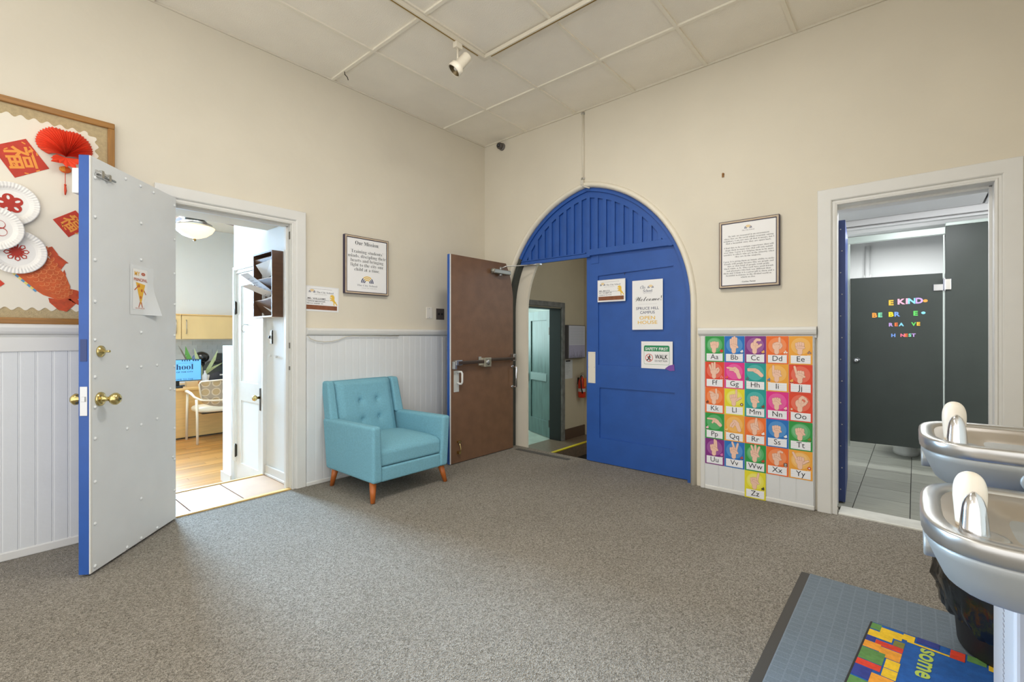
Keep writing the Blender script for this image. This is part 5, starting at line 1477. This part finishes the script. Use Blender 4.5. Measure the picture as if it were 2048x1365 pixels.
tlt = thing('toilet', 'white toilet bowl showing under the stall door', 'toilet', (3.62, 2.72, -.004))
M_CER = mat('white_ceramic', (226,228,224), .15)
part('bowl', MB().loft([[(.0+ (rx)*math.cos(2*PI*k/24), -.28*(1 if z < .2 else 1)+oy + ry*math.sin(2*PI*k/24), z) for k in range(24)] for z, rx, ry, oy in ((0,.11,.20,.02),(.03,.105,.19,.02),(.14,.10,.17,.02),(.26,.16,.24,.0),(.36,.185,.27,-.01),(.39,.185,.275,-.01))], 0, True, True), M_CER, tlt)
part('seat', MB().loft([[(.19*math.cos(2*PI*k/24), -.29+.28*math.sin(2*PI*k/24), z) for k in range(24)] for z in (.392,.415)], 0, True, True), M_CER, tlt, bev=.006)
part('tank', MB().box(-.22,.22,.02,.22,.36,.72), M_CER, tlt, bev=.03, seg=3)
part('tank_lid', MB().box(-.23,.23,.01,.23,.722,.755), M_CER, tlt, bev=.01)
rp_ = thing('restroom_pipe', 'vertical grey pipe on the far restroom wall', 'pipe', (3.256, 3.262, 0))
part('pipe', MB().cyl((0,0,0),(0,0,2.28),.026,14), mat('painted_pipe',(214,214,214),.4), rp_)
part('pipe_strap', MB().box(-.04,.04,-.01,.035,1.9,1.93), M_STEEL, rp_)

# ------------------------------------------------------------------ office things
# wall file on the passage side wall (faces -y)
wf = thing('wall_file', 'dark walnut wall file with papers sticking out in the office passage', 'wall file', BW(-.615,1.352,-2.131))
M_WAL = mat('walnut', (96,66,46), .4, var=.2, vscale=6, stretch=(8,8,1))
FWd, FH, FD = .385, .54, .088
part('side', MB().box(0,.012,0,FH,0,FD), M_WAL, wf, bev=.001)
part('side', MB().box(FWd-.012,FWd,0,FH,0,FD), M_WAL, wf, bev=.001)
part('back', MB().box(.012,FWd-.012,0,FH,0,.008), M_WAL, wf)
part('top', MB().box(.012,FWd-.012,FH-.012,FH,.008,FD), M_WAL, wf)
part('bottom', MB().box(.012,FWd-.012,0,.012,.008,FD), mat('pale_board',(206,196,180),.6), wf)
for z in (.012, .19, .36):
    part('slanted_shelf', hull8([(.012,z,.008),(FWd-.012,z,.008),(FWd-.012,z+.13,FD-.008),(.012,z+.13,FD-.008),(.012,z+.006,.006),(FWd-.012,z+.006,.006),(FWd-.012,z+.136,FD-.012),(.012,z+.136,FD-.012)]), M_WAL, wf)
def sheet_thing(label, P, cat='paper', col=(226,226,226), lines=0, n_=None):
    t = thing('paper_sheet', label, cat, BW(-.615,1.352,-2.131))
    a, b_, c, d = [Vector(p) for p in P]; n = (b_-a).cross(d-a).normalized()*.0015
    part('sheet', hull8([a,b_,c,d,a+n,b_+n,c+n,d+n]), mat('file_paper_%d' % col[0], col, .7), t)
    if lines:
        mb = MB()
        for k in range(lines):
            f0 = .15+.7*k/lines; q0 = a.lerp(d,f0).lerp(b_.lerp(c,f0),.15)+n*1.6; q1 = a.lerp(d,f0).lerp(b_.lerp(c,f0),.15+.5*((k*37)%10)/10+.15)+n*1.6
            dv = (d-a).normalized()*.006
            mb.add([q0,q1,q1+dv,q0+dv],[(0,1,2,3)])
        part('print', mb, flat((130,130,134)), t)
    return t
sheet_thing('blank white sheet in the top slot of the walnut wall file', [(.10,.33,.03),(.36,.36,.05),(.36,.47,.084),(.05,.45,.084)])
sheet_thing('printed leaflet leaning out of the middle slot of the walnut wall file', [(.15,.20,.03),(.33,.19,.03),(.20,.36,.20),(.03,.36,.20)], col=(216,216,218), lines=7)
sheet_thing('white envelope leaning out below the leaflet in the walnut wall file', [(.20,.17,.04),(.34,.20,.06),(.20,.27,.19),(.05,.26,.19)], col=(224,224,226), lines=1)
sheet_thing('white sheet in the bottom slot of the walnut wall file', [(.25,.03,.02),(.37,.04,.02),(.37,.17,.075),(.06,.14,.075)], col=(222,222,224), lines=3)
sw = thing('light_switch', 'small white light switch with dark edge below the walnut wall file', 'light switch', BW(-.50,1.13,-2.131))
part('plate', MB().box(0,.07,0,.115,0,.008), mat('switch_plate',(226,224,218),.35), sw, bev=.002)
part('plate_edge', MB().box(.070,.074,.0,.115,0,.011), M_DKMETAL, sw)
part('toggle', MB().box(.028,.042,.045,.07,.008,.02), M_BLACK, sw, bev=.002)
sh2 = thing('wall_peg', 'small pair of painted pegs low on the office passage wall', 'peg', BW(-.46,1.03,-2.131))
part('peg', MB().cyl((0,0,0),(0,0,.018),.008,8), M_TRIM, sh2); part('peg', MB().cyl((.11,-.005,0),(.11,-.005,.018),.008,8), M_TRIM, sh2)

# ceiling fan with a light bowl
fn = thing('ceiling_fan', 'ceiling fan with a glowing frosted light bowl in the office', 'ceiling fan', (-2.66,-2.10,2.44))
part('light_bowl', MB().lathe([(.0005,-.105),(.06,-.098),(.12,-.074),(.172,-.032),(.203,.018),(.200,.024),(.0005,.024)], None, 28), mat('lit_frosted_glass',(255,226,184),.3,emit=.95), fn)
part('finial', MB().sphere((0,0,-.122),.016), mat('antique_brass',(150,126,84),.3,1.0), fn)
part('bowl_fitter', MB().lathe([(.17,.028),(.175,.06),(.13,.085),(.10,.11),(.0005,.112)], None, 24), M_STEEL, fn)
part('motor', MB().lathe([(.10,.112),(.145,.13),(.15,.20),(.11,.235),(.04,.25),(.0005,.252)], None, 24), M_STEEL, fn)
part('downrod', MB().cyl((0,0,.25),(0,0,.68),.016), M_STEEL, fn)
M_BLD = mat('blade_mahogany', (112,62,44), .4, var=.15, vscale=8)
for k in range(5):
    A_ = Matrix.Rotation(2*PI*k/5 + math.radians(116), 4, 'Z')
    part('blade', MB().box(.20,.66,-.065,.065,.168,.176).move(A_ @ Matrix.Rotation(math.radians(8),4,'X')), M_BLD, fn, bev=.002)
    part('blade_iron', MB().box(.12,.28,-.018,.018,.158,.166).move(A_), M_STEEL, fn, bev=.002)

# desk, monitor, guest chair and things on the counter
M_MAP = mat('maple_laminate', (226,184,116), .4, var=.10, vscale=5, stretch=(1,1,8))
dk_ = thing('desk', 'maple office desk with a full front panel', 'desk', (-4.5,-2.2,OZ))
part('front_panel', MB().box(-4.12,-4.095,-3.2,-.9,OZ+.02,.43), M_MAP, dk_, True, bev=.002)
part('desk_top', MB().box(-4.95,-4.06,-3.25,-.85,.43,.462), M_MAP, dk_, True, bev=.004)
part('leg_panel', MB().box(-4.92,-4.12,-.93,-.905,OZ,.43), M_MAP, dk_, True)
part('leg_panel', MB().box(-4.92,-4.12,-3.2,-3.175,OZ,.43), M_MAP, dk_, True)
part('kick_line', MB().box(-4.115,-4.10,-3.2,-.9,OZ,OZ+.02), M_DKMETAL, dk_, True)
mo = thing('monitor', 'computer monitor with a light blue school welcome screen', 'monitor', LW(-2.16,.462,-4.42))
MW, MHt = .62, .318
part('screen_frame', MB().box(0,MW,.075,.075+MHt,-.03,0), M_BLACK, mo, bev=.004)
scn = part('screen', MB().rect(.008,MW-.008,.085,.075+MHt-.008,.0008), mat('lit_blue_screen',(96,168,222),.3,emit=.55), mo)
mb = MB()
for q in range(4): mb.rect(.37+.03*q,.385+.03*q,.365,.384,.0016,0)
for q in range(3): mb.rect(.505+.03*q,.525+.03*q,.365,.384,.0016,0)
write(mb, 'WELCOME TO OUR SCHOOL HOME', .343,.335,.014,.0016,0,width=.34)
write(mb, serif('School'), .348,.245,.115,.0016,0,width=.33)
write(mb, 'LIGHT OF THE CITY', .353,.20,.026,.0016,0,width=.32,off=.02)
write(mb, 'WELCOME TO THE', .353,.092,.028,.0016,0,width=.32)
part('lettering', mb, [flat((30,60,110)), flat((60,110,170))], mo)
part('stand', MB().box(.27,.35,0,.09,-.06,-.03).box(.18,.44,0,.012,-.14,.04), M_BLACK, mo, bev=.004)
bx_ = thing('desk_organizer', 'small tan box beside the monitor foot on the desk', 'box', (-4.30,-1.70,.462))
part('body', MB().box(-.05,.05,-.07,.07,0,.075), mat('tan_card',(206,176,130),.6), bx_, bev=.003)
part('side', MB().box(-.05,.052,.07,.10,0,.072), mat('brown_card',(170,116,58),.6), bx_, bev=.003)
ph_ = thing('desk_phone', 'low black desk phone in front of the monitor', 'phone', (-4.22,-1.93,.462))
part('base', MB().box(-.07,.07,-.14,.09,0,.018), M_BLACK, ph_, bev=.006)
part('handset', MB().box(-.05,.05,-.12,-.05,.018,.075), M_BLACK, ph_, bev=.012)
pt = thing('desk_plant', 'white pot with long pale green leaves behind the monitor', 'plant', (-4.64,-1.475,.462))
part('pot', MB().lathe([(.06,0),(.085,.02),(.105,.13),(.10,.135),(.085,.12),(.0005,.118)], None, 20), mat('white_ceramic',(226,228,224),.15), pt)
def blade_(pts_, wd, nm, col):
    mb = MB(); pts_ = [Vector(p) for p in pts_]
    for i in range(len(pts_)-1):
        t = (pts_[i+1]-pts_[i]).normalized(); s_ = Vector((-t.z*.2, 1, 0)).cross(t).cross(t).normalized() if False else Vector((0,1,0)) - t*t.y
        s_.normalize()
        f0 = math.sin(PI*min(.98,.12+.86*i/(len(pts_)-1))); f1 = math.sin(PI*min(.995,.12+.88*(i+1)/(len(pts_)-1)))
        a_, b_ = pts_[i], pts_[i+1]
        mb.add([a_-s_*wd*f0, a_+s_*wd*f0, b_+s_*wd*f1, b_-s_*wd*f1], [(0,1,2,3)])
    part(nm, mb, col, pt)
GRN = mat('leaf_green', (96,160,70), .5, var=.2, vscale=12); PAL = mat('leaf_pale', (186,200,150), .5, var=.2, vscale=14); DRY = mat('leaf_dry', (110,104,90), .7)
blade_([(0,0,.11),(.0,-.02,.25),(.0,-.07,.42),(.0,-.10,.55)], .030, 'leaf', PAL)
blade_([(0,.02,.11),(.02,.08,.22),(.03,.16,.38),(.03,.21,.52)], .028, 'leaf', PAL)
blade_([(0,.02,.11),(.05,.06,.18),(.08,.14,.25),(.10,.26,.32)], .024, 'leaf', PAL)
blade_([(0,-.02,.11),(-.02,-.12,.28),(-.03,-.18,.44),(-.03,-.205,.585)], .042, 'leaf', GRN)
blade_([(0,-.02,.11),(-.02,-.18,.34),(-.03,-.25,.50),(-.03,-.30,.60)], .012, 'leaf', DRY)
wb = thing('water_bottle', 'clear plastic water bottle on the desk beside the plant', 'bottle', (-4.36,-1.512,.462))
part('bottle', MB().lathe([(.032,0),(.034,.01),(.034,.07),(.031,.08),(.034,.09),(.034,.14),(.015,.185),(.0135,.20),(.0005,.2)], None, 16), mat('clear_bottle',(226,232,240),.08,alpha=.55,coat=.5), wb)
part('cap', MB().cyl((0,0,.20),(0,0,.218),.0145,12), mat('white_plastic',(230,230,228)), wb)
wp = thing('paper_stack', 'stack of white papers on the desk behind the chair', 'paper stack', (-4.36,-1.20,.462))
for k in range(3):
    part('sheet', MB().box(-.10,.10,-.16,.25,.008*k,.008*k+.007).move(Matrix.Rotation(.06*k-.05,4,'Z')), M_PAPER, wp)
# counter and wall cabinets on the far wall
ct = thing('office_counter', 'white back counter along the far office wall', 'counter', (-5.3,-1.6,OZ))
part('base_cabinet', MB().box(-5.598,-5.06,-3.3,-.2,OZ,.40), M_MAP, ct, True)
part('counter_top', MB().box(-5.592,-5.0,-3.32,-.18,.40,.44), mat('white_laminate',(236,236,236),.4), ct, True, bev=.004)
sl = bpy.data.objects['wall_office_far']
btm = MB().box(0,.006,.0015,.1485,.0015,.0735).mesh('backsplash_tile', mat('grey_white_tile',(214,216,216),.3,var=.08,vscale=8,rnd=.03))
for r in range(9):
    for c in range(13):
        o = link('backsplash_tile', btm, sl); o.location = WM[sl.name].inverted() @ Vector((-5.6, -2.4+.15*c+(.075 if r % 2 else 0), .442+.075*r))
M_MAP2 = mat('pale_maple_door', (228,200,144), .45, var=.07, vscale=4, stretch=(1,1,.3))
depth_ = -5.27
for k, (ya_, yb_, hy) in enumerate([(-2.95,-2.06,-2.12),(-2.055,-1.585,-1.66),(-1.58,-.83,-1.52),(-.825,-.3,-.4)]):
    cbn = thing('wall_cabinet', ['maple wall cabinet hidden mostly behind the white door','maple wall cabinet with its handle at the right, leftmost in view','maple wall cabinet in the middle with its handle at the left','maple wall cabinet behind the inner door casing'][k], 'cabinet', (depth_, (ya_+yb_)/2, 1.145), 'maple wall cabinets in the office')
    part('body', MB().box(-5.6,depth_-.02,ya_,yb_,1.145,1.535), M_MAP2, cbn, True)
    dr = part('door', MB().box(depth_-.019,depth_,ya_+.003,yb_-.003,1.15,1.535), M_MAP2, cbn, True, bev=.002)
    hb = MB().tube([(depth_,hy,1.24),(depth_+.03,hy,1.24),(depth_+.03,hy,1.46),(depth_,hy,1.46)], .006, 6)
    part('handle', hb, M_STEEL, dr, True)
    part('top_trim', MB().box(-5.6,depth_+.012,ya_,yb_,1.536,1.556), M_MAP, cbn, True)
# backpack and friends on the counter
bp2 = thing('backpack', 'dark grey backpack slumped on the back counter', 'backpack', (-5.16,-1.13,.44))
M_BAG = mat('charcoal_nylon', (54,60,58), .7, var=.2, vscale=14)
def lump(cx_, cy_, z0, rx, ry, h, n=22, tilt=0.0, pw=.55):
    R = []
    for j in range(11):
        a = j/10; s_ = (1-a**2.2)**pw if a < 1 else .02
        s_ = max(s_, .03)
        R.append([(cx_+rx*s_*math.cos(2*PI*k/n)*(1+.05*math.sin(3*k)), cy_+tilt*a+ry*s_*math.sin(2*PI*k/n)*(1+.04*math.sin(2*k+j)), z0+h*a) for k in range(n)])
    return MB().loft(R, 0, True, True)
part('bag_body', lump(0,0,0,.14,.215,.36,tilt=-.03), M_BAG, bp2, bev=0)
part('front_pocket', lump(.09,.01,0,.085,.18,.19), mat('navy_nylon',(38,42,52),.6), bp2)
part('strap', MB().tube([(.06,-.10,.33),(.11,.02,.34),(.14,.10,.27),(.14,.14,.15),(.13,.17,.03)], .016, 6), M_BLACK, bp2)
part('strap', MB().tube([(.03,.0,.35),(.07,.09,.35),(.10,.17,.24),(.11,.20,.10)], .014, 6), M_BLACK, bp2)
part('zip_pull', MB().box(.16,.175,.01,.05,.11,.13), mat('white_plastic',(230,230,228)), bp2)
hm = thing('helmet', 'round black helmet with a blue side resting behind the backpack', 'helmet', (-5.43,-1.20,.44))
part('shell', MB().sphere((0,-.06,.40),.115,0,20,12,sz=.85), mat('helmet_black',(30,32,34),.25,coat=.5), hm)
part('side_shell', MB().sphere((.015,-.125,.39),.075,0,16,10,sz=.9), mat('helmet_blue',(96,120,160),.25), hm)
part('stand', MB().cyl((0,-.06,0),(0,-.06,.31),.05), M_BLACK, hm)
spk = thing('computer_tower', 'dark grey computer tower at the end of the counter', 'computer', (-5.44,-.905,.44))
part('case', MB().box(-.14,.14,-.10,.16,0,.46), mat('tower_grey',(58,62,60),.5), spk, bev=.006)
part('sticker', MB().box(.141,.142,-.07,.0,.35,.40), mat('sticker_grey',(150,160,164),.4), spk)
part('badge', MB().box(.141,.142,.05,.065,.38,.43), mat('white_plastic',(230,230,228)), spk)

# guest chair facing the desk, seen from behind
gc = thing('guest_chair', 'cream framed office guest chair with circle-patterned back facing the desk', 'chair', (-3.77,-1.55,OZ))
M_CRM = mat('cream_powder_coat', (232,222,200), .4)
def gpath(P): return [(p[0]+3.77-3.77, p[1], p[2]) for p in P]
yl, yr = -.285, .285
for s_ in (yl, yr):
    part('leg', MB().tube([(.24,s_,0),(.225,s_,.38),(.20,s_,.60)], .016, 8), M_CRM, gc)
    part('leg', MB().tube([(-.24,s_,0),(-.22,s_,.40),(-.20,s_,.645)], .016, 8), M_CRM, gc)
arm_ = [(-.26,yl,.672),(-.20,yl-.005,.675),(-.02,yl-.005,.66),(.12,yl,.62),(.22,yl+.05,.585),(.285,-.12,.575),(.30,0,.572),(.285,.12,.575),(.22,yr-.05,.585),(.12,yr,.62),(-.02,yr+.005,.66),(-.20,yr+.005,.675),(-.26,yr,.672)]
part('arm_rail', MB().tube(arm_, [.022,.024,.020,.015,.014,.014,.014,.014,.014,.015,.020,.024,.022], 8), M_CRM, gc)
part('seat', MB().loft([[( -.02+sx*.25*math.copysign(abs(math.cos(2*PI*k/28))**.6, math.cos(2*PI*k/28)), sx*.265*math.copysign(abs(math.sin(2*PI*k/28))**.6, math.sin(2*PI*k/28)), z) for k in range(28)] for z, sx in ((.41,.93),(.425,1.0),(.455,1.0),(.475,.93),(.48,.6))], 0, True, True), mat('cream_vinyl',(236,228,206),.45), gc)
part('seat_pan', MB().box(-.22,.20,-.22,.22,.392,.41), M_DKMETAL, gc, bev=.01)
def backshell():
    mb = MB(); nu, nv = 16, 12
    for j in range(nv+1):
        for i in range(nu+1):
            a = -1+2*i/nu; t = j/nv
            z = .50+.325*t
            hw_ = .225 + .035*t
            if t < .35: hw_ *= (1-(1-t/.35)**2)**.5*.45+.55
            mb.v.append(Vector((.20+.05*t - .035*(1-a*a)*-1 -.03, a*hw_, z + .012*(1-a*a)*(1 if t > .9 else 0) - .02*(1-a*a)*(1 if t < .05 else 0))))
    for j in range(nv):
        for i in range(nu):
            q = j*(nu+1)+i; mb.f.append([q,q+1,q+nu+2,q+nu+1]); mb.m.append(0); mb.sm.append(True)
    return mb
M_CIRC = None
def circles_material():
    m = bpy.data.materials.new('circle_pattern_fabric'); m.use_nodes = True
    nt = m.node_tree; b = nt.nodes['Principled BSDF']; b.inputs['Roughness'].default_value = .85
    t = nt.nodes.new('ShaderNodeTexCoord'); mp = nt.nodes.new('ShaderNodeMapping'); mp.inputs['Scale'].default_value = (0, 8, 8)
    nt.links.new(t.outputs['Object'], mp.inputs['Vector'])
    fr = nt.nodes.new('ShaderNodeVectorMath'); fr.operation = 'FRACTION'; nt.links.new(mp.outputs[0], fr.inputs[0])
    ds = nt.nodes.new('ShaderNodeVectorMath'); ds.operation = 'DISTANCE'; nt.links.new(fr.outputs[0], ds.inputs[0]); ds.inputs[1].default_value = (0,.5,.5)
    r = nt.nodes.new('ShaderNodeValToRGB'); r.color_ramp.interpolation = 'CONSTANT'
    e = r.color_ramp.elements; e[0].color = rgb((196,170,128)); e[0].position = 0; e[1].position = .33; e[1].color = rgb((216,200,172))
    n = e.new(.44); n.color = rgb((180,164,142))
    nt.links.new(ds.outputs['Value'], r.inputs['Fac']); nt.links.new(r.outputs[0], b.inputs['Base Color'])
    return m
bs_ = part('backrest', backshell(), circles_material(), gc)
sm_ = bs_.modifiers.new('thick','SOLIDIFY'); sm_.thickness = .02
part('back_frame', MB().tube([(.205,-.22,.57),(.215,-.245,.68),(.225,-.262,.80),(.232,-.24,.834),(.262,0,.846),(.232,.24,.834),(.225,.262,.80),(.215,.245,.68),(.205,.22,.57)], .011, 8), M_CRM, gc)

# lit office window and side room window (outside the view, they let the daylight in)
def lit_window(name, M, W_, Hh, colr, st_, label):
    t = thing(name, label, 'window', M, kind='structure')
    part('pane', MB().box(0,W_,0,Hh,-.02,-.012), mat('daylit_pane_%s' % name, colr, .2, emit=st_), t)
    vs, fs = plate_geo(R4(-.07,W_+.07,-.07,Hh+.07), [R4(0,W_,0,Hh)], .035)
    part('frame', MB().add([(p[0],p[1],p[2]-.02) for p in vs], fs), M_TRIM, t)
    part('glazing_bar', MB().box(W_/2-.012,W_/2+.012,0,Hh,-.012,.004).box(0,W_,Hh/2-.015,Hh/2+.015,-.012,.004), M_TRIM, t)
lit_window('window_1', LW(-3.22,.75,-5.58), 1.3, 1.5, (200,222,255), 3.0, 'daylit office window hidden behind the white door')
lit_window('window_2', LW(1.0,.7,-2.58), 1.2, 1.6, (200,245,245), 2.5, 'daylit window of the side room')
